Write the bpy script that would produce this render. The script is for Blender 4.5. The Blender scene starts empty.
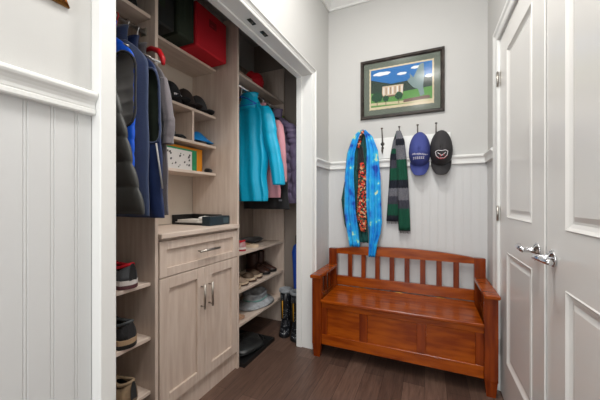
import bpy, math, random
from mathutils import Vector, Matrix
random.seed(7)
PI = math.pi
C = bpy.context.scene.collection

# ------------------------------------------------------------------ materials
def lin(c):
    r = []
    for v in c:
        v = v / 255.0
        r.append(v / 12.92 if v <= 0.04045 else ((v + 0.055) / 1.055) ** 2.4)
    return (r[0], r[1], r[2], 1.0)

MATS = {}
def mat(name, rgb, rough=0.6, metal=0.0, bump=0.0, bscale=40, var=0.0, vscale=8, stretch=(1, 1, 1),
        sheen=0.0, coat=0.0, rgb2=None, spec=0.5):
    if name in MATS:
        return MATS[name]
    m = bpy.data.materials.new(name)
    m.use_nodes = True
    nt = m.node_tree
    b = nt.nodes['Principled BSDF']
    b.inputs['Base Color'].default_value = lin(rgb)
    b.inputs['Roughness'].default_value = rough
    b.inputs['Metallic'].default_value = metal
    b.inputs['Specular IOR Level'].default_value = spec
    if sheen:
        b.inputs['Sheen Weight'].default_value = sheen
    if coat:
        b.inputs['Coat Weight'].default_value = coat
        b.inputs['Coat Roughness'].default_value = 0.12
    if var or bump or rgb2:
        tc = nt.nodes.new('ShaderNodeTexCoord')
        mp = nt.nodes.new('ShaderNodeMapping')
        mp.inputs['Scale'].default_value = stretch
        nt.links.new(tc.outputs['Object'], mp.inputs['Vector'])
        if var or rgb2:
            n = nt.nodes.new('ShaderNodeTexNoise')
            n.inputs['Scale'].default_value = vscale
            n.inputs['Detail'].default_value = 6
            nt.links.new(mp.outputs['Vector'], n.inputs['Vector'])
            r = nt.nodes.new('ShaderNodeValToRGB')
            r.color_ramp.elements[0].position = 0.35
            r.color_ramp.elements[1].position = 0.65
            a = rgb2 if rgb2 else [max(0, v * (1 - var)) for v in rgb]
            r.color_ramp.elements[0].color = lin(a)
            r.color_ramp.elements[1].color = lin(rgb)
            nt.links.new(n.outputs['Fac'], r.inputs['Fac'])
            nt.links.new(r.outputs['Color'], b.inputs['Base Color'])
        if bump:
            n2 = nt.nodes.new('ShaderNodeTexNoise')
            n2.inputs['Scale'].default_value = bscale
            n2.inputs['Detail'].default_value = 4
            nt.links.new(mp.outputs['Vector'], n2.inputs['Vector'])
            bp = nt.nodes.new('ShaderNodeBump')
            bp.inputs['Strength'].default_value = bump
            bp.inputs['Distance'].default_value = 0.01
            nt.links.new(n2.outputs['Fac'], bp.inputs['Height'])
            nt.links.new(bp.outputs['Normal'], b.inputs['Normal'])
    MATS[name] = m
    return m

def floor_mat():
    m = bpy.data.materials.new('dark_plank_floor'); m.use_nodes = True
    nt = m.node_tree; b = nt.nodes['Principled BSDF']
    tc = nt.nodes.new('ShaderNodeTexCoord')
    mp = nt.nodes.new('ShaderNodeMapping')
    mp.inputs['Rotation'].default_value = (0, 0, PI / 2)
    mp.inputs['Location'].default_value = (0.31, 0.02, 0)
    nt.links.new(tc.outputs['Object'], mp.inputs['Vector'])
    br = nt.nodes.new('ShaderNodeTexBrick')
    br.offset = 0.37; br.offset_frequency = 2
    br.inputs['Scale'].default_value = 1.0
    br.inputs['Brick Width'].default_value = 0.85
    br.inputs['Row Height'].default_value = 0.128
    br.inputs['Mortar Size'].default_value = 0.0012
    br.inputs['Mortar Smooth'].default_value = 0.2
    br.inputs['Color1'].default_value = lin((118, 93, 81))
    br.inputs['Color2'].default_value = lin((86, 65, 56))
    br.inputs['Mortar'].default_value = lin((45, 32, 28))
    nt.links.new(mp.outputs['Vector'], br.inputs['Vector'])
    mp2 = nt.nodes.new('ShaderNodeMapping'); mp2.inputs['Scale'].default_value = (26, 2.2, 1)
    nt.links.new(tc.outputs['Object'], mp2.inputs['Vector'])
    n = nt.nodes.new('ShaderNodeTexNoise'); n.inputs['Scale'].default_value = 2.0; n.inputs['Detail'].default_value = 8
    n.inputs['Distortion'].default_value = 1.2
    nt.links.new(mp2.outputs['Vector'], n.inputs['Vector'])
    mx = nt.nodes.new('ShaderNodeMix'); mx.data_type = 'RGBA'; mx.blend_type = 'MULTIPLY'
    mx.inputs['Factor'].default_value = 0.85
    r = nt.nodes.new('ShaderNodeValToRGB')
    r.color_ramp.elements[0].position = 0.3; r.color_ramp.elements[0].color = (0.55, 0.52, 0.5, 1)
    r.color_ramp.elements[1].position = 0.7; r.color_ramp.elements[1].color = (1.1, 1.08, 1.05, 1)
    nt.links.new(n.outputs['Fac'], r.inputs['Fac'])
    nt.links.new(br.outputs['Color'], mx.inputs['A'])
    nt.links.new(r.outputs['Color'], mx.inputs['B'])
    nt.links.new(mx.outputs['Result'], b.inputs['Base Color'])
    b.inputs['Roughness'].default_value = 0.42
    bp = nt.nodes.new('ShaderNodeBump'); bp.inputs['Strength'].default_value = 0.25; bp.inputs['Distance'].default_value = 0.004
    nt.links.new(n.outputs['Fac'], bp.inputs['Height'])
    nt.links.new(bp.outputs['Normal'], b.inputs['Normal'])
    return m

def silk_mat():
    m = bpy.data.materials.new('blue_floral_silk'); m.use_nodes = True
    nt = m.node_tree; b = nt.nodes['Principled BSDF']
    tc = nt.nodes.new('ShaderNodeTexCoord')
    n = nt.nodes.new('ShaderNodeTexNoise'); n.inputs['Scale'].default_value = 11; n.inputs['Detail'].default_value = 2
    nt.links.new(tc.outputs['Object'], n.inputs['Vector'])
    r = nt.nodes.new('ShaderNodeValToRGB'); e = r.color_ramp.elements
    e[0].position = 0.33; e[0].color = lin((10, 70, 175))
    e[1].position = 0.42; e[1].color = lin((16, 135, 215))
    for p, c in ((0.6, (30, 170, 228)), (0.64, (80, 200, 222)), (0.67, (200, 218, 180))):
        k = e.new(p); k.color = lin(c)
    nt.links.new(n.outputs['Fac'], r.inputs['Fac'])
    nt.links.new(r.outputs['Color'], b.inputs['Base Color'])
    b.inputs['Roughness'].default_value = 0.45
    return m

def paisley_mat():
    m = bpy.data.materials.new('red_paisley_cloth'); m.use_nodes = True
    nt = m.node_tree; b = nt.nodes['Principled BSDF']
    tc = nt.nodes.new('ShaderNodeTexCoord')
    v = nt.nodes.new('ShaderNodeTexVoronoi'); v.inputs['Scale'].default_value = 75
    nt.links.new(tc.outputs['Object'], v.inputs['Vector'])
    s = nt.nodes.new('ShaderNodeSeparateColor'); nt.links.new(v.outputs['Color'], s.inputs['Color'])
    r = nt.nodes.new('ShaderNodeValToRGB'); e = r.color_ramp.elements; r.color_ramp.interpolation = 'CONSTANT'
    e[0].position = 0.0; e[0].color = lin((40, 20, 18))
    e[1].position = 0.35; e[1].color = lin((200, 50, 38))
    for p, c in ((0.62, (205, 110, 60)), (0.75, (60, 80, 60)), (0.86, (215, 170, 130))):
        k = e.new(p); k.color = lin(c)
    nt.links.new(s.outputs['Red'], r.inputs['Fac'])
    nt.links.new(r.outputs['Color'], b.inputs['Base Color'])
    b.inputs['Roughness'].default_value = 0.8
    return m

def dots_mat():
    m = bpy.data.materials.new('dotted_boot_rubber'); m.use_nodes = True
    nt = m.node_tree; b = nt.nodes['Principled BSDF']
    tc = nt.nodes.new('ShaderNodeTexCoord')
    v = nt.nodes.new('ShaderNodeTexVoronoi'); v.inputs['Scale'].default_value = 62; v.inputs['Randomness'].default_value = 0.4
    nt.links.new(tc.outputs['Object'], v.inputs['Vector'])
    r = nt.nodes.new('ShaderNodeValToRGB'); e = r.color_ramp.elements; r.color_ramp.interpolation = 'CONSTANT'
    e[0].position = 0; e[0].color = lin((190, 195, 200)); e[1].position = 0.2; e[1].color = lin((22, 24, 30))
    nt.links.new(v.outputs['Distance'], r.inputs['Fac'])
    nt.links.new(r.outputs['Color'], b.inputs['Base Color'])
    b.inputs['Roughness'].default_value = 0.35
    return m

def glass_mat():
    m = bpy.data.materials.new('picture_glass'); m.use_nodes = True
    nt = m.node_tree; nt.nodes.clear()
    o = nt.nodes.new('ShaderNodeOutputMaterial')
    t = nt.nodes.new('ShaderNodeBsdfTransparent'); g = nt.nodes.new('ShaderNodeBsdfGlossy')
    g.inputs['Roughness'].default_value = 0.12
    f = nt.nodes.new('ShaderNodeFresnel'); f.inputs['IOR'].default_value = 1.45
    mx = nt.nodes.new('ShaderNodeMixShader')
    mm = nt.nodes.new('ShaderNodeMath'); mm.operation = 'MULTIPLY'; mm.inputs[1].default_value = 0.2; nt.links.new(f.outputs[0], mm.inputs[0]); nt.links.new(mm.outputs[0], mx.inputs[0]); nt.links.new(t.outputs[0], mx.inputs[1]); nt.links.new(g.outputs[0], mx.inputs[2])
    nt.links.new(mx.outputs[0], o.inputs[0])
    return m

WALL = mat('wall_paint', (197, 196, 193), 0.75, bump=0.03, bscale=300)
WALLP = mat('wainscot_paint', (207, 207, 206), 0.5)
TRIM = mat('trim_paint', (230, 230, 227), 0.38)
CEIL = mat('ceiling_paint', (236, 236, 233), 0.8)
DOORM = mat('door_paint', (230, 228, 224), 0.24)
WOOD = mat('ash_laminate', (220, 203, 189), 0.5, var=0.13, vscale=3.0, stretch=(14, 14, 1.3), rgb2=(205, 185, 170), bump=0.05, bscale=8)
WOODH = mat('ash_laminate_level', (224, 207, 193), 0.5, vscale=3.0, stretch=(14, 1.3, 14), rgb2=(210, 191, 176))
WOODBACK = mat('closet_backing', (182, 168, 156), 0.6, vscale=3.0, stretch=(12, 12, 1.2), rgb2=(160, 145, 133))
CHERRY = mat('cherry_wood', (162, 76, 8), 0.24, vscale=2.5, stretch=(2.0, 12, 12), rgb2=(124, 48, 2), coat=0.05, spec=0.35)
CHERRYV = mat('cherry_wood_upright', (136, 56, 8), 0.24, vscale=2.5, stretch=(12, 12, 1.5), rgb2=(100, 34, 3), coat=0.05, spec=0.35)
CHROME = mat('chrome', (225, 225, 228), 0.08, 1.0)
NICKEL = mat('brushed_nickel', (182, 176, 168), 0.35, 1.0)
IRON = mat('pewter_hook_metal', (105, 100, 95), 0.35, 1.0)
BLACK = mat('black_cloth', (20, 20, 22), 0.85, sheen=0.2, bump=0.1, bscale=120)
BLACKQ = mat('black_quilted_nylon', (66, 66, 64), 0.55, bump=0.1, bscale=60)
NAVY = mat('navy_fleece', (50, 64, 96), 0.9, sheen=0.3, bump=0.15, bscale=200)
NAVY2 = mat('navy_nylon', (34, 50, 92), 0.5, bump=0.2, bscale=40)
ROYAL = mat('royal_blue_nylon', (18, 90, 215), 0.45, bump=0.2, bscale=35)
GREYF = mat('grey_fleece', (112, 106, 110), 0.95, sheen=0.3, bump=0.2, bscale=150)
GREYL = mat('grey_lining', (165, 162, 160), 0.7)
TURQ = mat('turquoise_nylon', (0, 172, 212), 0.42, bump=0.3, bscale=22)
PINK = mat('pink_fleece', (214, 150, 160), 0.9, sheen=0.2, bump=0.1, bscale=100)
PURP = mat('purple_grey_nylon', (128, 114, 146), 0.45, bump=0.2, bscale=45)
LIME = mat('lime_cloth', (150, 190, 70), 0.8)
RED = mat('red_fabric', (196, 14, 34), 0.75, bump=0.1, bscale=150)
REDP = mat('red_plastic', (200, 25, 35), 0.3)
DKGREEN = mat('dark_green_fabric', (38, 48, 34), 0.85)
DKBOX = mat('black_box_board', (24, 27, 25), 0.7)
WHITEP = mat('white_plastic', (230, 228, 224), 0.4)
PAPER = mat('paper', (225, 220, 212), 0.8)
TEAL = mat('dark_teal_cloth', (12, 84, 80), 0.8, var=0.3, vscale=25)
SILK = silk_mat(); PAIS = paisley_mat(); DOTS = dots_mat(); GLASS = glass_mat(); FLOORM = floor_mat()
GOLD = mat('gilded_metal', (196, 150, 80), 0.3, 0.9, rgb2=(110, 65, 25), vscale=30)
TAN = mat('tan_suede', (172, 146, 116), 0.9, var=0.15, vscale=30)
TAN2 = mat('tan_leather', (165, 125, 90), 0.6, var=0.15, vscale=30)
DKBROWN = mat('dark_brown_leather', (72, 42, 32), 0.45, var=0.3, vscale=20)
CREAM = mat('cream_rubber', (205, 185, 160), 0.6)
GREYK = mat('grey_knit', (112, 114, 116), 0.85, bump=0.2, bscale=150)
WHITER = mat('white_rubber', (222, 216, 212), 0.5)
BLACKR = mat('black_rubber', (22, 22, 22), 0.5)
GREYBAG = mat('pale_grey_cloth', (186, 191, 196), 0.8, var=0.3, vscale=18, bump=0.3, bscale=30)

# ------------------------------------------------------------------ mesh builder
class MB:
    def __init__(s):
        s.v = []; s.f = []; s.m = []; s.sm = []
    def poly(s, pts, faces, mi=0, smooth=False):
        o = len(s.v)
        s.v += [tuple(p) for p in pts]
        for f in faces:
            s.f.append([i + o for i in f]); s.m.append(mi); s.sm.append(smooth)
        return s
    def box(s, x0, x1, y0, y1, z0, z1, mi=0, bev=0.0):
        if x0 > x1: x0, x1 = x1, x0
        if y0 > y1: y0, y1 = y1, y0
        if z0 > z1: z0, z1 = z1, z0
        b = min(bev, (x1-x0)/2.2, (y1-y0)/2.2, (z1-z0)/2.2)
        if b <= 0:
            P = [(x, y, z) for z in (z0, z1) for y in (y0, y1) for x in (x0, x1)]
            F = [(0, 2, 3, 1), (4, 5, 7, 6), (0, 1, 5, 4), (2, 6, 7, 3), (0, 4, 6, 2), (1, 3, 7, 5)]
            return s.poly(P, F, mi)
        # chamfered box: 24 verts
        P = []; idx = {}
        for sx in (0, 1):
            for sy in (0, 1):
                for sz in (0, 1):
                    X = (x0, x1)[sx]; Y = (y0, y1)[sy]; Z = (z0, z1)[sz]
                    ix = X + (b if sx == 0 else -b); iy = Y + (b if sy == 0 else -b); iz = Z + (b if sz == 0 else -b)
                    for ax, p in ((0, (X, iy, iz)), (1, (ix, Y, iz)), (2, (ix, iy, Z))):
                        idx[(sx, sy, sz, ax)] = len(P); P.append(p)
        F = []
        for ax in range(3):
            o = [a for a in range(3) if a != ax]
            for sd in (0, 1):
                q = []
                for (p, r) in ((0, 0), (1, 0), (1, 1), (0, 1)):
                    k = [0, 0, 0]; k[ax] = sd; k[o[0]] = p; k[o[1]] = r
                    q.append(idx[(k[0], k[1], k[2], ax)])
                F.append(q)
        for ax in range(3):   # edges along ax
            o = [a for a in range(3) if a != ax]
            for p in (0, 1):
                for r in (0, 1):
                    k0 = [0, 0, 0]; k1 = [0, 0, 0]
                    k0[ax] = 0; k1[ax] = 1; k0[o[0]] = k1[o[0]] = p; k0[o[1]] = k1[o[1]] = r
                    F.append([idx[(*k0, o[0])], idx[(*k1, o[0])], idx[(*k1, o[1])], idx[(*k0, o[1])]])
        for sx in (0, 1):
            for sy in (0, 1):
                for sz in (0, 1):
                    F.append([idx[(sx, sy, sz, a)] for a in range(3)])
        return s.poly(P, F, mi)
    def prism(s, pts, axis, a0, a1, mi=0, smooth=False):
        """pts: 2D outline; axis 0: (y,z) outline extruded along x; 1: (x,z) along y; 2: (x,y) along z"""
        def mk(p, a):
            return {0: (a, p[0], p[1]), 1: (p[0], a, p[1]), 2: (p[0], p[1], a)}[axis]
        n = len(pts)
        P = [mk(p, a0) for p in pts] + [mk(p, a1) for p in pts]
        F = [[i, (i+1) % n, (i+1) % n + n, i + n] for i in range(n)]
        s.poly(P, F, mi, smooth)
        s.poly(P[:n], [list(range(n))], mi); s.poly(P[n:], [list(range(n))[::-1]], mi)
        return s
    def loft(s, rings, mi=0, cap=True, smooth=True, skip=None, close=True):
        n = len(rings[0]); P = [p for r in rings for p in r]; F = []
        for j in range(len(rings)-1):
            for i in range(n if close else n-1):
                if skip and skip(j, i): continue
                a = j*n+i; b = j*n+(i+1) % n
                F.append([a, b, b+n, a+n])
        if cap:
            F.append(list(range(n))[::-1]); F.append([len(P)-n+i for i in range(n)])
        return s.poly(P, F, mi, smooth)
    def tube(s, path, r, mi=0, n=8, cap=True):
        path = [Vector(p) for p in path]; rings = []
        rr = r if isinstance(r, (list, tuple)) else [r]*len(path)
        t0 = (path[1]-path[0]).normalized()
        up = Vector((0, 0, 1)) if abs(t0.z) < 0.9 else Vector((0, 1, 0))
        u = t0.cross(up).normalized()
        for i, p in enumerate(path):
            if i == 0: t = t0
            elif i == len(path)-1: t = (path[i]-path[i-1]).normalized()
            else: t = (path[i+1]-path[i-1]).normalized()
            u = (u - t*u.dot(t)).normalized(); w = t.cross(u)
            rings.append([tuple(p + rr[i]*(math.cos(2*PI*k/n)*u + math.sin(2*PI*k/n)*w)) for k in range(n)])
        return s.loft(rings, mi, cap)
    def lathe(s, prof, origin=(0, 0, 0), axis='z', mi=0, n=20):
        rings = []
        for r, h in prof:
            ring = []
            for k in range(n):
                a = 2*PI*k/n; c, d = max(r, 1e-4)*math.cos(a), max(r, 1e-4)*math.sin(a)
                p = {'z': (c, d, h), 'x': (h, c, d), 'y': (c, h, d)}[axis]
                ring.append((p[0]+origin[0], p[1]+origin[1], p[2]+origin[2]))
            rings.append(ring)
        return s.loft(rings, mi, True)
    def xf(s, fn):
        s.v = [tuple(fn(Vector(p))) for p in s.v]; return s
    def build(s, name, mats, parent=None, mods=()):
        me = bpy.data.meshes.new(name)
        me.from_pydata(s.v, [], s.f)
        if not isinstance(mats, (list, tuple)): mats = [mats]
        for m in mats: me.materials.append(m)
        for p, mi, sm in zip(me.polygons, s.m, s.sm):
            p.material_index = mi; p.use_smooth = sm
        import bmesh
        bm = bmesh.new(); bm.from_mesh(me); bmesh.ops.recalc_face_normals(bm, faces=bm.faces); bm.to_mesh(me); bm.free()
        me.update()
        o = bpy.data.objects.new(name, me); C.objects.link(o)
        if parent is not None: o.parent = parent
        for k in mods:
            if k[0] == 'sub':
                q = o.modifiers.new('sub', 'SUBSURF'); q.levels = k[1]; q.render_levels = k[1]
            if k[0] == 'solid':
                q = o.modifiers.new('solid', 'SOLIDIFY'); q.thickness = k[1]; q.offset = k[2]
                if len(k) > 3: q.material_offset = k[3]
        return o

def tag(o, label, cat, group=None):
    o['label'] = label; o['category'] = cat
    if group: o['group'] = group
    return o
def thing(name, label, cat, loc=(0, 0, 0), rz=0.0, group=None, rot=None):
    o = bpy.data.objects.new(name, None); C.objects.link(o)
    o.empty_display_size = 0.05
    o.location = loc; o.rotation_euler = rot if rot else (0, 0, rz)
    return tag(o, label, cat, group)
def struct(o):
    o['kind'] = 'structure'; return o

# ------------------------------------------------------------------ room dimensions
BY = 2.557      # back wall
RX = 0.414      # right wall
CZ = 3.07       # ceiling
NX = -0.925     # near left wall
LXW = -0.857    # far left wall (closet wall), slight skew handled by sk()
KS = 0.0255
def sk(p):
    return (p.x + KS*(p.y-2.15), p.y, p.z)
RY = -2.4       # rear of hall

MB().box(-1.75, 0.9, RY, 2.75, -0.06, 0, 0).build('floor', FLOORM)['kind'] = 'structure'
struct(MB().box(-1.05, 0.9, RY, 2.75, CZ, CZ+0.06).build('ceiling', CEIL))
struct(MB().box(-1.1, 0.9, BY, BY+0.12, 0, CZ).build('wall_back', WALL))
# near left wall
struct(MB().box(-1.06, NX, RY, 0.533, 0, CZ).build('wall_left', WALL))
# closet wall: header and far stub
w = MB(); w.prism([(0.533, 2.235), (2.16, 2.235), (2.16, 0), (BY, 0), (BY, CZ), (0.533, CZ)], 0, -0.979, LXW); w.xf(sk)
struct(w.build('wall_closet', WALL))
# right wall with double-door opening Y 0.60..2.16, z<2.204
w = MB(); w.box(RX, RX+0.12, 2.175, BY, 0, CZ); w.box(RX, RX+0.12, RY, 0.585, 0, CZ); w.box(RX, RX+0.12, 0.585, 2.175, 2.22, CZ)
struct(w.build('wall_right', WALL))
# rear of the hall: wall with an unseen wide window added for light
w = MB(); w.box(-1.06, -0.75, RY-0.1, RY, 0, CZ); w.box(0.3, RX+0.12, RY-0.1, RY, 0, CZ)
w.box(-0.75, 0.3, RY-0.1, RY, 0, 0.3); w.box(-0.75, 0.3, RY-0.1, RY, 2.7, CZ)
struct(w.build('wall_rear', WALL))
w = MB(); w.box(-0.75, 0.3, RY-0.09, RY-0.03, 0.3, 0.35); w.box(-0.75, 0.3, RY-0.09, RY-0.03, 2.65, 2.7)
w.box(-0.75, -0.7, RY-0.09, RY-0.03, 0.35, 2.65); w.box(0.25, 0.3, RY-0.09, RY-0.03, 0.35, 2.65); w.box(-0.25, -0.2, RY-0.09, RY-0.03, 0.35, 2.65)
w1 = struct(w.build('added_window_1', TRIM))  # added window behind the camera, an opening to light the hall
MB().box(-0.7, 0.25, RY-0.065, RY-0.06, 0.35, 2.65).build('pane', GLASS, w1)

# closet shell
w = MB(); w.box(-1.72, -1.662, 0.2, 2.6, 0, 2.8); struct(w.build('wall_closet_back', WALL))
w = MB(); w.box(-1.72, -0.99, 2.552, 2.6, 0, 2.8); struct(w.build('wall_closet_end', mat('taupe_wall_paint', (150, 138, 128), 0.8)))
w = MB(); w.box(-1.72, -1.062, 0.15, 0.2, 0, 2.8); struct(w.build('wall_closet_start', WALL))
w = MB(); w.box(-1.72, -0.98, 0.15, 2.6, 2.8, 2.85); struct(w.build('wall_closet_top', WALL))

# beadboard (real grooves) -------------------------------------------------
def bead_profile(a0, a1, spacing=0.053, depth=0.003, first=None):
    """list of (a, d) points; d = height of the face"""
    pts = [(a0, depth)]; a = first if first is not None else a0+spacing
    while a < a1-0.012:
        pts += [(a-0.004, depth), (a-0.0025, depth*0.4), (a-0.001, depth*0.87), (a+0.002, depth), (a+0.0045, depth*0.8), (a+0.0055, depth*0.4), (a+0.007, depth)]
        a += spacing
    pts.append((a1, depth)); return pts
def beadboard(name, kind, base, a0, a1, z0, z1, sgn, skew=False, first=None, dp=0.003):
    b = MB(); pr = bead_profile(a0, a1, 0.0575, dp, first=first)
    P = []
    for z in (z0, z1):
        for a, d in pr:
            P.append((base+sgn*d, a, z) if kind == 'x' else (a, base+sgn*d, z))
    n = len(pr); F = [[i, i+1, i+1+n, i+n] for i in range(n-1)]
    b.poly(P, F)
    if skew: b.xf(sk)
    return struct(b.build(name, WALLP))
beadboard('trim_1', 'x', NX, RY, 0.532, 0.14, 1.46, 1, first=RY+0.0155)
beadboard('trim_2', 'y', BY, -0.846, RX, 0.14, 1.49, -1, dp=0.0014)
beadboard('trim_3', 'x', LXW, 2.2, BY, 0.14, 1.49, 1, skew=True, dp=0.002)
beadboard('trim_4', 'x', RX, 2.245, BY, 0.14, 1.49, -1)

# chair rail ------------------------------------------------------------------
def rail_prof(z0, z1, out):
    h = z1-z0
    return [(out*a, z0+h*c) for a, c in ((0, 0), (0.60, 0), (0.66, 0.05), (0.66, 0.2), (0.55, 0.24), (0.60, 0.28), (0.60, 0.40), (0.66, 0.52),
            (0.80, 0.63), (0.94, 0.70), (1.0, 0.78), (0.99, 0.86), (0.88, 0.93), (0.6, 0.985), (0.3, 1.0), (0, 1.0))]
b = MB().prism([(NX+o, z) for o, z in rail_prof(1.452, 1.522, 0.036)], 1, RY, 0.532); struct(b.build('trim_5', TRIM))
b = MB().prism([(BY-o, z) for o, z in rail_prof(1.480, 1.552, 0.034)], 0, -0.846, RX); struct(b.build('trim_6', TRIM))
b = MB().prism([(LXW+o, z) for o, z in rail_prof(1.480, 1.552, 0.034)], 1, 2.199, BY); b.xf(sk); struct(b.build('trim_7', TRIM))
b = MB().prism([(RX-o, z) for o, z in rail_prof(1.480, 1.552, 0.034)], 1, 2.245, BY); struct(b.build('trim_8', TRIM))

# baseboards
def base_prof(h=0.14, t=0.014):
    return [(0, 0), (t, 0), (t, h*0.8), (t*0.6, h*0.9), (t*0.4, h), (0, h)]
struct(MB().prism([(NX+o, z) for o, z in base_prof()], 1, RY, 0.532).build('baseboard_left', TRIM))
struct(MB().prism([(BY-o, z) for o, z in base_prof()], 0, -0.846, RX).build('baseboard_back', TRIM))
struct(MB().prism([(LXW+o, z) for o, z in base_prof()], 1, 2.199, BY).xf(sk).build('baseboard_closet', TRIM))
struct(MB().prism([(RX-o, z) for o, z in base_prof()], 1, 2.245, BY).build('baseboard_right', TRIM))

# crown
def crown_prof():
    return [(0, 2.950), (0.012, 2.950), (0.014, 2.970), (0.03, 2.985), (0.05, 3.01), (0.085, 3.040), (0.09, 3.052), (0.105, 3.056), (0.105, 3.07), (0, 3.07)]
struct(MB().prism([(BY-o, z) for o, z in crown_prof()], 0, -0.846, RX).build('trim_9', TRIM))
struct(MB().prism([(LXW+o, z) for o, z in crown_prof()], 1, 0.533, BY).xf(sk).build('trim_10', TRIM))
struct(MB().prism([(RX-o, z) for o, z in crown_prof()], 1, RY, BY).build('trim_11', TRIM))
struct(MB().prism([(NX+o, z) for o, z in crown_prof()], 1, RY, 0.532).build('trim_12', TRIM))

# closet opening casing and jambs (opening Y 0.583..2.148, z<2.2155)
ZO = 2.212
b = MB()
b.box(-0.984, -0.857, 2.148, 2.1595, 0, ZO+0.012)                    # far jamb board
b.box(-0.984, -0.857, 0.5885, 2.148, ZO, ZO+0.012)                   # head jamb
b.box(-0.984, -0.938, 2.136, 2.148, 0, ZO, bev=0.002)                # far stop
b.box(-0.984, -0.938, 0.60, 2.136, ZO-0.012, ZO, bev=0.002)          # head stop
b.xf(sk); struct(b.build('trim_13', TRIM))
b = MB(); b.box(-0.979, NX, 0.5335, 0.5825, 0, 2.255); b.box(NX, -0.8825, 0.5335, 0.5825, 0, 2.255, bev=0.003)
struct(b.build('trim_14', TRIM))
def casing_prof(a0, a1, x0):   # a0 inner edge, a1 outer edge, protrusion along +x
    s = 1 if a1 > a0 else -1; w_ = abs(a1-a0)
    f = [(0, 0), (0, 0.008), (0.1, 0.011), (0.3, 0.012), (0.42, 0.015), (0.6, 0.016), (0.72, 0.020), (0.8, 0.026), (0.95, 0.027), (1, 0.024), (1, 0)]
    return [(x0+o, a0+s*w_*q) for q, o in f]
b = MB()
vp = casing_prof(2.146, 2.198, LXW)
rings = [[(x, y, 0) for x, y in vp], [(x, y, ZO+(y-2.146)*0.9) for x, y in vp], [(x, 0.5885, ZO+(y-2.146)*0.9) for x, y in vp]]
b.loft(rings, smooth=False).xf(sk); struct(b.build('trim_15', TRIM))
# catches under the head jamb
for yc, lb in ((1.375, 'small dark metal catch plate under the closet head, nearer of the two'), (1.505, 'small dark metal catch plate under the closet head, farther of the two')):
    t = thing('door_catch', lb, 'door catch', (-0.893+KS*(yc-2.15), yc, ZO-0.0005), group='catch plates under the closet head')
    MB().box(-0.013, 0.013, -0.03, 0.03, -0.003, 0, bev=0.001).build('plate', mat('catch_bronze', (60, 62, 55), 0.4, 0.8), t)
    MB().lathe([(0.008, 0), (0.008, -0.003), (0.005, -0.006), (0.0, -0.007)], (0, 0.003, -0.003)).build('roller', IRON, t)

# right door casing
def rx(p): return p
DT = 2.204
b = MB()
cp = [(0, 0), (0, 0.012), (0.15, 0.016), (0.5, 0.018), (0.7, 0.024), (0.95, 0.025), (1, 0.02), (1, 0)]
far = [(RX-o, 2.164+0.078*q) for q, o in cp]
zz = [DT+0.006+0.072*q for q, o in cp]
rings = [[(x, y, 0) for x, y in far], [(x, y, z) for (x, y), z in zip(far, zz)],
         [(x, 0.596-(y-2.164), z) for (x, y), z in zip(far, zz)], [(x, 0.596-(y-2.164), 0) for (x, y), z in zip(far, zz)]]
b.loft(rings, smooth=False)
b.box(RX, RX+0.12, 2.16, 2.174, 0, DT+0.005); b.box(RX, RX+0.12, 0.586, 0.6, 0, DT+0.005); b.box(RX, RX+0.12, 0.586, 2.174, DT+0.005, DT+0.019)
struct(b.build('trim_16', TRIM))

# ------------------------------------------------------------------ double doors
def door(name, y0, y1, px, plx, hinge_far):
    """leaf face at X=RX+0.002; px = (panel y0, y1)"""
    fx = RX+0.001; th = 0.035
    b = MB()
    zs = [(0.257, 0.902), (1.097, 2.065)]
    ys = [y0, px[0], px[1], y1]
    zb = [0.008, zs[0][0], zs[0][1], zs[1][0], zs[1][1], DT]
    # front skin with holes
    for iz in range(5):
        for iy in range(3):
            if iy == 1 and iz in (1, 3): continue
            b.poly([(fx, ys[iy], zb[iz]), (fx, ys[iy+1], zb[iz]), (fx, ys[iy+1], zb[iz+1]), (fx, ys[iy], zb[iz+1])], [(0, 1, 2, 3)])
    for z0, z1 in zs:     # moulded recess: ring steps (inset, depth)
        st = [(0, 0), (0.004, -0.003), (0.014, 0.004), (0.026, 0.009), (0.034, 0.009), (0.05, 0.004)]
        rg = []
        for ins, d in st:
            rg.append([(fx+d, px[0]+ins, z0+ins), (fx+d, px[1]-ins, z0+ins), (fx+d, px[1]-ins, z1-ins), (fx+d, px[0]+ins, z1-ins)])
        b.loft(rg, smooth=False, cap=False)
        b.poly(rg[-1], [(0, 1, 2, 3)])
    b.poly([(fx, y0, zb[0]), (fx, y1, zb[0]), (fx, y1, DT), (fx, y0, DT), (fx+th, y0, zb[0]), (fx+th, y1, zb[0]), (fx+th, y1, DT), (fx+th, y0, DT)],
           [(0, 4, 5, 1), (1, 5, 6, 2), (2, 6, 7, 3), (3, 7, 4, 0), (4, 7, 6, 5)])
    d = struct(b.build(name, DOORM))
    return d
d1 = door('door_1', 1.3865, 2.157, (1.553, 1.984), None, True)
d2 = door('door_2', 0.603, 1.3825, (0.77, 1.219), None, False)
MB().box(RX-0.006, RX+0.0, 1.3835, 1.402, 0.01, 2.2, bev=0.003).build('astragal', DOORM, d1)
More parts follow.
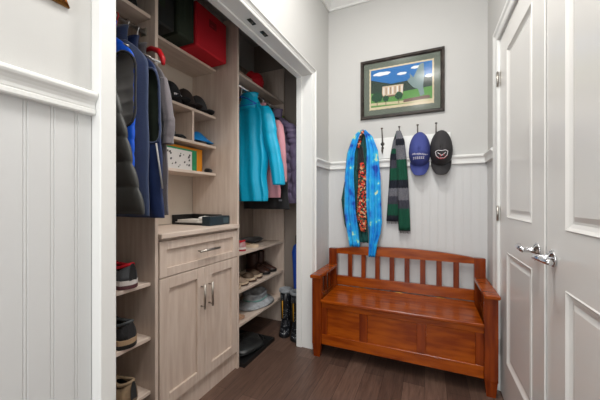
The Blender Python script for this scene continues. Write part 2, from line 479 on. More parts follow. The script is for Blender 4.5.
def lever(door_o, yc, zc, sgn):
    f = RX
    h = MB()
    h.lathe([(0.027, 0), (0.032, -0.003), (0.032, -0.006), (0.026, -0.009), (0.024, -0.013), (0.014, -0.017), (0.0115, -0.03), (0.0115, -0.052), (0.013, -0.056), (0.0, -0.058)], (f, yc, zc), 'x', n=28)
    path = []; rr = []
    for i in range(13):
        t = i/12.0
        path.append((f-0.054-0.006*math.sin(t*PI)+0.012*t*t, yc+sgn*(0.105*t), zc+0.006*math.sin(t*PI)-0.004*t+(0.006*(t-0.8)/0.2 if t > 0.8 else 0)))
        rr.append(0.0115-0.0045*t+(0.004*(t-0.8)/0.2 if t > 0.8 else 0))
    h.tube(path, rr, n=12)
    h.tube([(f-0.054, yc-sgn*0.012, zc), (f-0.054, yc, zc)], [0.006, 0.0115], n=12)
    hh = h.build('door_handle', CHROME, door_o); hh['label'] = 'chrome lever handle'
    return hh
lever(d1, 1.47, 0.994, 1)
lever(d2, 1.315, 0.99, -1)
for zc in (1.96, 1.115, 0.28):
    b = MB(); b.tube([(RX-0.012, 2.16, zc-0.045), (RX-0.012, 2.16, zc+0.045)], 0.0065, n=12)
    b.tube([(RX-0.012, 2.16, zc+0.045), (RX-0.012, 2.16, zc+0.05)], 0.004, n=8)
    b.box(RX-0.001, RX+0.0005, 2.135, 2.16, zc-0.045, zc+0.045)
    b.build('hinge', NICKEL, d1)['label'] = 'nickel butt hinge'

# ------------------------------------------------------------------ closet cabinetry
G = 0.0015
# left shoe bay
t = thing('shelf_unit', 'pale wood shelf bay nearest the white wall, shoes below and coats above', 'shelf unit', (-1.45, 0.75, 0))
def child_box(parent, name, bx, m, bev=0.0015):
    l = parent.location
    return MB().box(bx[0]-l.x, bx[1]-l.x, bx[2]-l.y, bx[3]-l.y, bx[4]-l.z, bx[5]-l.z, bev=bev).build(name, m, parent)
child_box(t, 'side_panel', (-1.655, -1.238, 1.010, 1.0285, 0, 2.5), WOOD)
child_box(t, 'side_panel', (-1.655, -1.238, 0.21, 0.2285, 0, 2.5), WOOD)
child_box(t, 'back_panel', (-1.66, -1.6555, 0.21, 1.0285, 0, 2.5), WOODBACK, 0)
for z in (0.246, 0.516, 0.788, 2.125):
    child_box(t, 'shelf', (-1.655, -1.268, 0.229, 1.0095, z-0.018, z), WOODH)
# drawer cabinet
t = thing('drawer_cabinet', 'pale wood cabinet with one wide drawer above two shaker doors', 'cabinet', (-1.45, 1.36, 0))
CY0, CY1 = 1.030, 1.6795
child_box(t, 'body', (-1.65, -1.2535, CY0, CY1, 0.125, 1.002), WOOD)
child_box(t, 'toe_kick', (-1.64, -1.2545, CY0, CY1, 0.0, 0.124), WOOD)
child_box(t, 'countertop', (-1.655, -1.215, CY0, CY1, 1.0025, 1.0295), WOODH, 0.003)
def shaker(name, y0, y1, z0, z1, fr, x0=-1.2525, xf_=-1.2335):
    b = MB(); l = t.location
    def bb(a, c, d, e, f, g): b.box(a-l.x, c-l.x, d-l.y, e-l.y, f, g, bev=0.0015)
    bb(x0, xf_, y0, y0+fr, z0, z1); bb(x0, xf_, y1-fr, y1, z0, z1)
    bb(x0, xf_, y0+fr, y1-fr, z0, z0+fr); bb(x0, xf_, y0+fr, y1-fr, z1-fr, z1)
    bb(x0, xf_-0.013, y0+fr, y1-fr, z0+fr, z1-fr)
    return b.build(name, WOOD, t)
def bar_handle(parent, p0, p1):
    l = Vector(t.location); p0 = Vector(p0)-l; p1 = Vector(p1)-l; d = (p1-p0).normalized()
    b = MB(); b.tube([p0, p1], 0.007, n=10)
    for q in (p0+d*0.014, p1-d*0.014):
        b.tube([q, q+Vector((-0.030, 0, 0))], 0.0045, n=8)
    return b.build('handle', NICKEL, parent)
dr = shaker('drawer', CY0+0.004, CY1-0.004, 0.802, 0.987, 0.045)
bar_handle(dr, (-1.203, 1.285, 0.9), (-1.203, 1.455, 0.9))
da = shaker('door', CY0+0.004, 1.3535, 0.128, 0.797, 0.06)
bar_handle(da, (-1.203, 1.322, 0.555), (-1.203, 1.322, 0.70))
db = shaker('door', 1.3565, CY1-0.004, 0.128, 0.797, 0.06)
bar_handle(db, (-1.203, 1.388, 0.555), (-1.203, 1.388, 0.70))
# cubbies above
t = thing('cubby_shelves', 'pale wood cubbies above the drawer cabinet holding caps, books and bins', 'shelf unit', (-1.55, 1.36, 1.03))
child_box(t, 'back_panel', (-1.6595, -1.652, CY0, CY1, 1.032, 2.5), mat('cubby_backing', (205, 192, 178), 0.6))
for z in (2.158, 1.812, 1.594, 1.396):
    child_box(t, 'shelf', (-1.651, -1.426, CY0, CY1, z-0.018, z), WOODH)
child_box(t, 'divider', (-1.651, -1.43, 1.452, 1.470, 1.5945, 1.7935), WOOD)
child_box(t, 'divider', (-1.651, -1.43, 1.232, 1.250, 1.5945, 1.7935), WOOD)
# right bay
t = thing('shelf_unit', 'pale wood shelf bay in the far closet corner, coats above shoes', 'shelf unit', (-1.48, 2.1, 0))
child_box(t, 'side_panel', (-1.655, -1.233, 1.681, 1.699, 0, 2.5), WOOD)
child_box(t, 'side_panel', (-1.655, -1.298, 2.5215, 2.5395, 0, 2.5), WOOD)
child_box(t, 'back_panel', (-1.66, -1.6555, 1.70, 2.5395, 0, 2.5), WOODBACK, 0)
for z in (0.254, 0.510, 0.796, 2.165):
    child_box(t, 'shelf', (-1.655, -1.30, 1.6995, 2.521, z-0.018, z), WOODH)
# rods
def rod(y0, y1, x, z, lb):
    r_ = thing('closet_rod', lb, 'rod', (x, (y0+y1)/2, z))
    h = (y1-y0)/2
    MB().tube([(0, -h+0.001, 0), (0, h-0.001, 0)], 0.0125, n=14).build('rod', CHROME, r_)
    MB().box(-0.02, 0.02, h-0.006, h, -0.02, 0.02, bev=0.002).build('bracket', NICKEL, r_)
    MB().box(-0.02, 0.02, -h, -h+0.006, -0.02, 0.02, bev=0.002).build('bracket', NICKEL, r_)
LRX, LRZ = -1.315, 2.05
RRX, RRZ = -1.36, 2.10
rod(0.23, 1.009, LRX, LRZ, 'chrome clothes rod in the near bay, above the navy vests')
rod(1.70, 2.521, RRX, RRZ, 'chrome clothes rod in the far bay, above the turquoise jacket')

# ------------------------------------------------------------------ bench
t = thing('storage_bench', 'glossy cherry wood storage bench with slatted back against the far wall', 'bench', (-0.2155, 2.29, 0))
BX0, BX1 = -0.815, 0.388
BF, BB = 2.06, 2.525
def cb(name, bx, m=CHERRY, bev=0.003, par=None):
    l = t.location
    return MB().box(bx[0]-l.x, bx[1]-l.x, bx[2]-l.y, bx[3]-l.y, bx[4], bx[5], bev=bev).build(name, m, par or t)
def leg(x0, x1, y0, y1, z1):
    l = t.location; b = MB(); tp = 0.012
    R4 = lambda d, z: [(x0-l.x+d, y0-l.y+d*0.5, z), (x1-l.x-d, y0-l.y+d*0.5, z), (x1-l.x-d, y1-l.y-d*0.5, z), (x0-l.x+d, y1-l.y-d*0.5, z)]
    b.loft([R4(tp, 0), R4(0.003, 0.09), R4(0, 0.10), R4(0, z1-0.003), R4(0.002, z1)], smooth=False)
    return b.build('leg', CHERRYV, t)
for x0 in (BX0, BX1-0.072):
    leg(x0, x0+0.072, BF, BF+0.05, 0.602); leg(x0, x0+0.072, 2.475, 2.515, 0.768)
for xa, xb in ((BX0-0.008, BX0+0.076), (BX1-0.076, BX1+0.008)):
    cb('armrest', (xa, xb, 2.03, 2.474, 0.603, 0.630), CHERRY, 0.006)
IX0, IX1 = BX0+0.0725, BX1-0.0725
# chest
cb('front_rail', (IX0, IX1, BF+0.008, BF+0.03, 0.378, 0.421), CHERRY)
cb('front_rail', (IX0, IX1, BF+0.008, BF+0.03, 0.10, 0.178), CHERRY)
for xa, xb in ((IX0, IX0+0.045), (-0.452, -0.395), (-0.068, -0.011), (IX1-0.045, IX1)):
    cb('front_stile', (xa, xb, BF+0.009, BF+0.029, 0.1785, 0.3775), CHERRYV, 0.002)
for xa, xb in ((IX0+0.0455, -0.4525), (-0.3945, -0.0685), (-0.0105, IX1-0.0455)):
    cb('front_panel', (xa, xb, BF+0.019, BF+0.027, 0.1785, 0.3775), CHERRY, 0)
for xa in (BX0+0.02, BX1-0.04):
    cb('side_panel', (xa, xa+0.02, BF+0.051, 2.474, 0.10, 0.42), CHERRY)
    for k in range(3):
        yc = 2.185+k*0.105
        cb('arm_slat', (xa, xa+0.018, yc-0.018, yc+0.018, 0.4465, 0.602), CHERRYV, 0.002)
    cb('arm_rail', (xa, xa+0.02, BF+0.051, 2.474, 0.4215, 0.446), CHERRY, 0.002)
cb('bottom_board', (IX0, IX1, BF+0.031, 2.474, 0.11, 0.125), CHERRY)
lid = cb('seat', (IX0+0.001, IX1-0.001, 2.042, 2.4735, 0.4225, 0.445), CHERRY, 0.005)
for xh in (-0.52, -0.2155, 0.09):
    cb('hinge', (xh-0.025, xh+0.025, 2.455, 2.4735, 0.4455, 0.4485), mat('brass', (170, 130, 70), 0.35, 1.0), 0.001)
cb('back_rail', (IX0, IX1, 2.480, 2.505, 0.447, 0.528), CHERRY)
b = MB(); N = 28; top = []
for i in range(N+1):
    x = IX0+(IX1-IX0)*i/N; top.append((x+0.2155, 0.768+0.038*math.sin(PI*i/N)**0.8))
b.prism([(IX0+0.2155, 0.725), (IX1+0.2155, 0.725)] + top[::-1], 1, 2.476-2.29, 2.509-2.29); b.build('top_rail', CHERRY, t)
pit = (IX1-IX0)/9
for k in range(8):
    xc = IX0+pit*(k+1)
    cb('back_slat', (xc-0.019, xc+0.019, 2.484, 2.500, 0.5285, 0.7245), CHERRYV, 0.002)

# ------------------------------------------------------------------ picture
t = thing('framed_picture', 'dark framed print of a pale building, green lawns and blue sky', 'picture', (-0.211, BY-0.001, 2.163))
W2, H2 = 0.333, 0.256
FR = mat('dark_bronze_frame', (70, 62, 56), 0.35, 0.2, rgb2=(45, 40, 37), vscale=20)
b = MB(); fw = 0.03
prof = [(0, 0), (0, 0.018), (0.004, 0.024), (0.012, 0.02), (0.02, 0.022), (fw-0.003, 0.012), (fw, 0.008), (fw, 0)]
rg = []
for ins, d in prof:
    rg.append([(-W2+ins, -d, -H2+ins), (W2-ins, -d, -H2+ins), (W2-ins, -d, H2-ins), (-W2+ins, -d, H2-ins)])
b.loft(rg, smooth=False, cap=False); b.build('frame', FR, t)
MB().box(-W2+fw-0.001, W2-fw+0.001, -0.006, -0.001, -H2+fw-0.001, H2-fw+0.001).build('mat_board', mat('grey_green_mat', (100, 108, 97), 0.85), t)
pc = [mat('print_cream', (205, 190, 160), .8), mat('print_sky', (40, 108, 172), .8), mat('print_hill', (40, 58, 48), .8), mat('print_lawn', (88, 142, 70), .8),
      mat('print_building', (200, 180, 155), .8), mat('print_tree', (28, 70, 45), .8), mat('print_grey', (120, 140, 140), .8), mat('print_brown', (110, 85, 75), .8),
      mat('print_cloud', (225, 230, 232), .8), mat('print_path', (195, 185, 150), .8)]
b = MB()
PW, PH = 0.244, 0.166
def flat(pts, mi, lay):
    y = -0.0065-0.0004*lay
    b.poly([(x*PW, y, z*PH) for x, z in pts], [list(range(len(pts)))], mi)
edge = []
for i in range(24): edge.append((-1.06+2.12*i/24+0.0, -1.09+(0.02 if i % 2 else 0)))
for i in range(16): edge.append((1.06-(0.015 if i % 2 else 0), -1.09+2.18*i/16))
for i in range(24): edge.append((1.06-2.12*i/24, 1.09-(0.02 if i % 2 else 0)))
for i in range(16): edge.append((-1.06+(0.015 if i % 2 else 0), 1.09-2.18*i/16))
flat(edge, 0, 0)
flat([(-1, -0.2), (1, -0.2), (1, 1), (-1, 1)], 1, 1)
flat([(-1, -0.35), (1, -0.35), (1, 0.2), (0.55, 0.3), (0.2, 0.2), (-0.3, 0.16), (-0.6, 0.3), (-1, 0.5)], 2, 2)
flat([(-1, -0.95), (1, -0.95), (1, -0.25), (0.3, -0.3), (-0.4, -0.38), (-1, -0.2)], 3, 3)
flat([(-1, -0.85), (1, -0.98), (1, -0.86), (0.1, -0.78), (-1, -0.72)], 9, 4)
flat([(-0.62, -0.42), (0.08, -0.42), (0.1, 0.06), (-0.6, 0.08)], 4, 5)
for k in range(9):
    x = -0.56+k*0.075
    flat([(x, -0.36), (x+0.025, -0.36), (x+0.025, 0.0), (x, 0.0)], 7 if k % 2 else 8, 6)
flat([(-0.62, -0.42), (0.1, -0.42), (0.1, -0.5), (-0.62, -0.5)], 7, 6)
def blob(cx, cz, rx_, rz_, mi, lay, n=14):
    flat([(cx+rx_*math.cos(2*PI*i/n)*(1+0.12*math.sin(i*2.7)), cz+rz_*math.sin(2*PI*i/n)*(1+0.12*math.cos(i*3.1))) for i in range(n)], mi, lay)
for cx, cz, r1, r2 in ((-0.78, -0.45, .2, .26), (-0.48, -0.56, .1, .16), (-0.05, -0.5, .13, .2)):
    blob(cx, cz, r1, r2, 5, 7); flat([(cx-.012, cz-r2), (cx+.012, cz-r2), (cx+.012, cz-r2-.2), (cx-.012, cz-r2-.2)], 7, 7)
blob(-0.62, 0.75, .3, .1, 8, 3); blob(0.05, 0.6, .16, .07, 8, 3); blob(0.5, .8, .16, .07, 8, 3); blob(0.9, 0.28, .12, .08, 8, 3)
flat([(0.3, 0.55), (0.42, 0.3), (0.5, 0.55), (0.62, 0.92), (0.74, 0.95), (0.76, 0.3), (0.72, -0.2), (0.76, -0.6), (0.64, -0.68), (0.56, -0.3), (0.42, -0.2), (0.28, 0.05), (0.22, 0.2), (0.32, 0.32)], 6, 8)
flat([(0.1, -0.72), (0.9, -0.66), (0.96, -0.82), (0.1, -0.88)], 7, 8)
b.build('print', pc, t)
MB().box(-W2+fw-0.002, W2-fw+0.002, -0.0125, -0.0112, -H2+fw-0.002, H2-fw+0.002).build('glass', GLASS, t)

# ------------------------------------------------------------------ coat rack
t = thing('coat_rack', 'white wall board with five tall pewter hooks above the bench', 'coat rack', (-0.22, BY, 1.645))
MB().box(-0.385, 0.385, -0.018, 0.0, -0.091, 0.088, bev=0.004).build('board', TRIM, t)
HX = [-0.517, -0.354, -0.215, -0.075, 0.060]
for x in HX:
    lx = x+0.22; b = MB()
    b.lathe([(0.016, -0.018), (0.016, -0.022), (0.012, -0.025), (0.0, -0.026)], (lx, 0, 0.035), 'y', n=14)
    b.lathe([(0.011, -0.018), (0.011, -0.022), (0.0, -0.024)], (lx, 0, 0.0), 'y', n=14)
    b.tube([(lx, -0.022, -0.01), (lx, -0.026, 0.05), (lx, -0.045, 0.10), (lx, -0.065, 0.155)], [0.006, 0.006, 0.005, 0.0045], n=8)
    b.lathe([(0.0, 0), (0.008, 0.001), (0.010, 0.005), (0.007, 0.010), (0.0, 0.012)], (lx, -0.066, 0.153), 'z', n=12)
    b.tube([(lx, -0.024, 0.0), (lx, -0.03, -0.03), (lx, -0.045, -0.045), (lx, -0.06, -0.035), (lx, -0.064, -0.018)], [0.007, 0.006, 0.0055, 0.005, 0.0065], n=8)
    b.build('hook', IRON, t)

# ------------------------------------------------------------------ hanging caps
def cap_hang(label, x, col, kind):
    m = mat('cap_'+kind, col, 0.8, bump=0.15, bscale=150)
    t = thing('baseball_cap', label, 'cap', (x, BY-0.020, 1.585), group='baseball caps on the wall hooks')
    # dome: opening faces the wall, bulges to -y
    b = MB(); nU, nV = 28, 12; rings = []
    RXc, RZt, RZb, D = 0.080, 0.165, 0.125, 0.118
    def surf(a, v):
        cx = math.cos(a); sz = math.sin(a)
        rz = RZt if sz > 0 else RZb
        r = math.cos(v*PI/2)
        seam = 1-0.012*max(0, math.cos(a*6+PI/2))**12
        ex = 0.92 if sz < 0 else 0.86+0.1*(1-sz)
        return Vector((RXc*cx*r*seam, -0.006-D*math.sin(v*PI/2)*(1-0.16*max(0, sz)), rz*sz*r*seam))
    for j in range(nV):
        v = j/(nV-0.15)
        rings.append([surf(2*PI*i/nU, v) for i in range(nU)])
    b.loft(rings, cap=False, smooth=True); b.poly(rings[-1], [list(range(nU))], 0, True)
    b.build('crown', m, t, mods=(('solid', 0.003, 1),))
    # button + strap
    MB().lathe([(0.007, 0.002), (0.007, -0.003), (0.003, -0.006), (0, -0.0065)], tuple(surf(PI/2, 0.93)), 'y', n=12).build('button', m, t)
    # brim: curved sheet from lower rim, going down
    b = MB(); R = []
    for j in range(9):
        q = j/8.0; row = []
        for i in range(17):
            s = -1+2*i/16.0
            hw = 0.075*math.sqrt(max(0, 1-(q*0.92)**3.2))
            xx = s*hw
            z0 = -RZb*math.sqrt(max(0, 1-(xx/0.09)**2))*0.8-0.01
            zt = z0-0.082*q
            yy = -0.05-0.022*q+0.060*(xx/0.08)**2
            row.append((xx, yy, zt))
        R.append(row)
    b.loft(R, cap=False, close=False); b.build('brim', m, t, mods=(('solid', 0.004, 0), ('sub', 1)))
    # emblem on the front panel (lower dome)
    wm = mat('emblem_white', (225, 222, 225), 0.7); rm = mat('emblem_red', (190, 40, 50), 0.7)
    def on(x_, z_, off=0.0025):
        sz = z_/RZb; r = math.sqrt(min(0.98, (x_/RXc)**2+sz**2))
        return (x_, -0.006-D*math.sqrt(max(0, 1-r*r))-off-0.002, z_)
    b = MB()
    def stroke(p, q, w_, mi):
        w_ *= 1.25; p = Vector(p)*1.25; q = Vector(q)*1.25; d = (q-p).normalized(); n_ = Vector((-d.y, d.x))*w_/2; k = 4
        for i in range(k):
            a0 = p+(q-p)*i/k; a1 = p+(q-p)*(i+1)/k
            b.poly([on(*(a0+n_)), on(*(a1+n_)), on(*(a1-n_)), on(*(a0-n_))], [(0, 1, 2, 3)], mi)
    if kind == 'blue':
        rnd = random.Random(3); x_ = -0.048
        while x_ < 0.045:      # small slanted script line
            h = rnd.choice((0.007, 0.010, 0.012)); zc = -0.022-0.1*x_
            stroke((x_, zc-h/2), (x_+0.003, zc+h/2), 0.0022, 0); stroke((x_+0.003, zc+h/2), (x_+0.007, zc-h/3), 0.0018, 0)
            x_ += 0.009
        x_ = -0.036
        while x_ < 0.026:
            stroke((x_, -0.05), (x_+0.003, -0.038), 0.0035, 0); stroke((x_+0.003, -0.038), (x_+0.008, -0.04), 0.003, 0); stroke((x_, -0.05), (x_+0.006, -0.049), 0.003, 0)
            x_ += 0.0115
    else:
        P = [(-0.034, -0.012), (-0.02, -0.006), (0, -0.01), (0.02, -0.006), (0.034, -0.012), (0.03, -0.036), (0.014, -0.052), (-0.014, -0.052), (-0.03, -0.036), (-0.034, -0.012)]
        for i in range(len(P)-1): stroke(P[i], P[i+1], 0.0035, 0)
        stroke((-0.022, -0.02), (0, -0.038), 0.004, 0); stroke((0, -0.038), (0.022, -0.02), 0.004, 0)
        stroke((-0.026, -0.044), (-0.008, -0.056), 0.006, 1); stroke((-0.008, -0.056), (0.016, -0.052), 0.006, 1); stroke((0.016, -0.052), (0.03, -0.036), 0.005, 1)
        stroke((-0.01, -0.03), (-0.004, -0.044), 0.004, 1); stroke((0.01, -0.028), (0.012, -0.04), 0.004, 1)
    b.build('emblem', [wm, rm], t)
    return t
cap_hang('royal blue baseball cap with small white lettering, hung from a wall hook', HX[3]+0.014, (56, 66, 132), 'blue')
cap_hang('black baseball cap with white and red emblem, on the rightmost wall hook', HX[4]+0.036, (44, 42, 44), 'black')

# ------------------------------------------------------------------ draped strips (scarves)
def drape(name, stations, mats, parent=None, ns=14, fold=0.008, nf=2.5, ph=0.0, thick=0.003, bulge=0.008, pick=None, sub=6):
    """stations: (x, y, z, halfwidth)"""
    st = []
    for i in range(len(stations)-1):
        for k in range(sub):
            q = k/sub
            st.append([stations[i][c]*(1-q)+stations[i+1][c]*q for c in range(4)])
    st.append(list(stations[-1]))
    b = MB(); n = ns+1; P = []
    for j, (x, y, z, hw) in enumerate(st):
        for i in range(n):
            s = -1+2*i/ns
            amp = fold*(0.5+0.5*min(1, j/len(st)*2))
            P.append((x+s*hw, y-bulge*(1-s*s)+amp*math.sin(nf*PI*s+ph+j*0.09), z+0.003*math.sin(i*1.7+ph)))
    for j in range(len(st)-1):
        for i in range(ns):
            a = j*n+i
            b.f.append([a, a+1, a+1+n, a+n]); b.sm.append(True)
            b.m.append(pick(j/(len(st)-1), i/ns) if pick else 0)
    b.v = P
    o = b.build(name, mats, parent, mods=(('solid', thick, 0),))
    if parent: o.location = -parent.location
    return o

# plaid scarf on third hook
WX = HX[2]
t = thing('plaid_scarf', 'green, navy and grey plaid scarf hung beside the blue cap', 'scarf', (WX, BY-0.05, 0.97))
pm = [mat('plaid_grey', (118, 118, 124), 0.95, rgb2=(88, 88, 96), vscale=160), mat('plaid_navy', (26, 30, 44), 0.95, rgb2=(16, 18, 28), vscale=160),
      mat('plaid_green', (8, 82, 58), 0.95, rgb2=(6, 62, 46), vscale=160), mat('plaid_charcoal', (66, 66, 78), 0.95, rgb2=(48, 48, 58), vscale=160)]
seqA = [2, 1, 0, 0, 2, 1, 3, 2, 1, 0, 3, 2, 2, 1]
seqB = [0, 0, 1, 0, 0, 2, 2, 1, 0, 3, 2, 2]
def pa(tt, s): return seqA[min(13, int(tt*14))]
def pb(tt, s): return seqB[min(11, int(tt*12))]
yb = BY-0.075
DZ = -0.035
drape('front_tail', [(WX-0.005, BY-0.085, 1.800+DZ, 0.018), (WX+0.008, BY-0.092, 1.72+DZ, 0.034), (WX+0.016, BY-0.075, 1.6+DZ, 0.038), (WX+0.026, BY-0.066, 1.4+DZ, 0.042), (WX+0.034, BY-0.055, 1.2+DZ, 0.044), (WX+0.040, BY-0.05, 0.985+DZ, 0.046)], pm, t, fold=0.005, nf=2, pick=pb)
drape('back_tail', [(WX-0.005, BY-0.072, 1.800+DZ, 0.016), (WX-0.02, BY-0.070, 1.72+DZ, 0.028), (WX-0.032, BY-0.056, 1.6+DZ, 0.04), (WX-0.036, BY-0.046, 1.4+DZ, 0.045), (WX-0.045, BY-0.036, 1.2+DZ, 0.05), (WX-0.05, BY-0.032, 1.06+DZ, 0.055)], pm, t, fold=0.005, nf=2, ph=1, pick=pa)
for (x0, y0, z0, hw) in ((WX+0.040, BY-0.05, 0.985+DZ, 0.046), (WX-0.05, BY-0.032, 1.06+DZ, 0.055)):
    b = MB(); b.box(x0-hw, x0+hw, y0-0.002, y0+0.002, z0-0.004, z0+0.002)
    for k in range(16):
        x = x0-hw+2*hw*(k+0.5)/16
        b.tube([(x, y0, z0+0.002), (x+random.uniform(-.003, .003), y0, z0-0.022-random.uniform(0, .006))], 0.0014, n=5)
    o_ = b.build('fringe', pm[1], t); o_.location = -t.location

# blue floral scarf etc. on first hook
HXB = HX[0]
t = thing('silk_scarf', 'bright blue floral silk scarf hanging off the leftmost hook onto the bench back', 'scarf', (HXB, BY-0.1, 0.755))
drape('right_tail', [(HXB+0.020, BY-0.085, 1.795, 0.016), (HXB+0.062, BY-0.10, 1.74, 0.028), (HXB+0.092, BY-0.11, 1.62, 0.044), (HXB+0.100, BY-0.11, 1.4, 0.058), (HXB+0.104, BY-0.11, 1.15, 0.062), (HXB+0.112, BY-0.115, 1.02, 0.060), (HXB+0.112, BY-0.115, 0.93, 0.05), (HXB+0.100, BY-0.12, 0.84, 0.036), (HXB+0.088, BY-0.12, 0.725, 0.028)], SILK, t, fold=0.013, nf=2.6)
drape('left_tail', [(HXB-0.012, BY-0.085, 1.798, 0.014), (HXB-0.052, BY-0.095, 1.74, 0.028), (HXB-0.095, BY-0.10, 1.6, 0.036), (HXB-0.108, BY-0.10, 1.4, 0.042), (HXB-0.102, BY-0.10, 1.1, 0.052), (HXB-0.080, BY-0.10, 0.95, 0.052), (HXB-0.058, BY-0.105, 0.80, 0.046)], SILK, t, fold=0.012, nf=2.5, ph=2)
t = thing('teal_shawl', 'dark teal shawl showing behind the bright blue floral scarf', 'shawl', (HXB, BY-0.06, 0.81))
drape('shawl', [(HXB+0.008, BY-0.072, 1.80, 0.020), (HXB+0.015, BY-0.074, 1.74, 0.06), (HXB+0.01, BY-0.066, 1.6, 0.095), (HXB-0.03, BY-0.058, 1.4, 0.125), (HXB-0.065, BY-0.055, 1.2, 0.125), (HXB-0.06, BY-0.052, 0.98, 0.10), (HXB-0.02, BY-0.05, 0.83, 0.07)], TEAL, t, fold=0.014, nf=4, ph=1)
t = thing('patterned_scarf', 'narrow red and orange patterned scarf between the tails of the blue scarf', 'scarf', (HXB, BY-0.09, 0.93))
drape('upper_fold', [(HXB+0.010, BY-0.096, 1.79, 0.012), (HXB-0.008, BY-0.100, 1.74, 0.016), (HXB-0.022, BY-0.100, 1.68, 0.014), (HXB-0.030, BY-0.098, 1.645, 0.006)], [PAIS], t, fold=0.004, nf=2)
drape('lower_tail', [(HXB-0.004, BY-0.086, 1.52, 0.02), (HXB+0.006, BY-0.090, 1.42, 0.034), (HXB+0.002, BY-0.092, 1.2, 0.042), (HXB-0.004, BY-0.09, 1.05, 0.044), (HXB+0.012, BY-0.088, 0.93, 0.022)], [PAIS], t, fold=0.006, nf=2)
drape('dark_strip', [(HXB-0.012, BY-0.084, 1.66, 0.018), (HXB-0.012, BY-0.082, 1.56, 0.028), (HXB-0.014, BY-0.080, 1.45, 0.03)], [BLACK], t, fold=0.004, nf=2)  # black strip filling the gap between the scarf tails

# ------------------------------------------------------------------ gilded ornament tip on the near wall
b = MB(); o = [(0.44, 1.704), (0.33, 1.702), (0.30, 1.73), (0.29, 1.80), (0.33, 1.84), (0.40, 1.83), (0.415, 1.76)]
P0 = [(y, z) for y, z in o]
cxy, cz_ = 0.365, 1.765
rg = []
for q, d in ((1, 0.0), (1, 0.008), (0.9, 0.014), (0.82, 0.010), (0.7, 0.016)):
    rg.append([(d, (y-cxy)*q, (z-cz_)*q) for y, z in P0])
b.loft(rg, smooth=False)
og = b.build('wall_ornament', GOLD); og.location = (NX+0.0005, cxy+0.033, cz_+0.034)
tag(og, 'gilded ornament on the left wall above the rail, only its tip in view', 'wall ornament')

# ------------------------------------------------------------------ garments
def hanger(y, x, zr, m, label, w_=0.19, group='clothes hangers on the rods', dr=0.05):
    t = thing('clothes_hanger', label, 'hanger', (x, y, zr), group=group)
    b = MB()
    pts = [(0.0, 0, -0.075-dr), (0.001, 0, -0.045)] + [(0.0165*math.cos(a), 0, 0.0165*math.sin(a)) for a in [(-0.30+1.3*i/9)*PI for i in range(10)]]
    b.tube(pts, 0.0028, n=6); b.build('hook', m if m is REDP else CHROME, t)
    b = MB(); b.tube([(-w_, 0, -0.15-dr), (-0.06, 0, -0.10-dr), (0, 0, -0.075-dr), (0.06, 0, -0.10-dr), (w_, 0, -0.15-dr)], 0.005, n=8)
    b.tube([(-w_, 0, -0.15-dr), (w_, 0, -0.15-dr)], 0.003, n=6)
    b.build('frame', m, t); return t

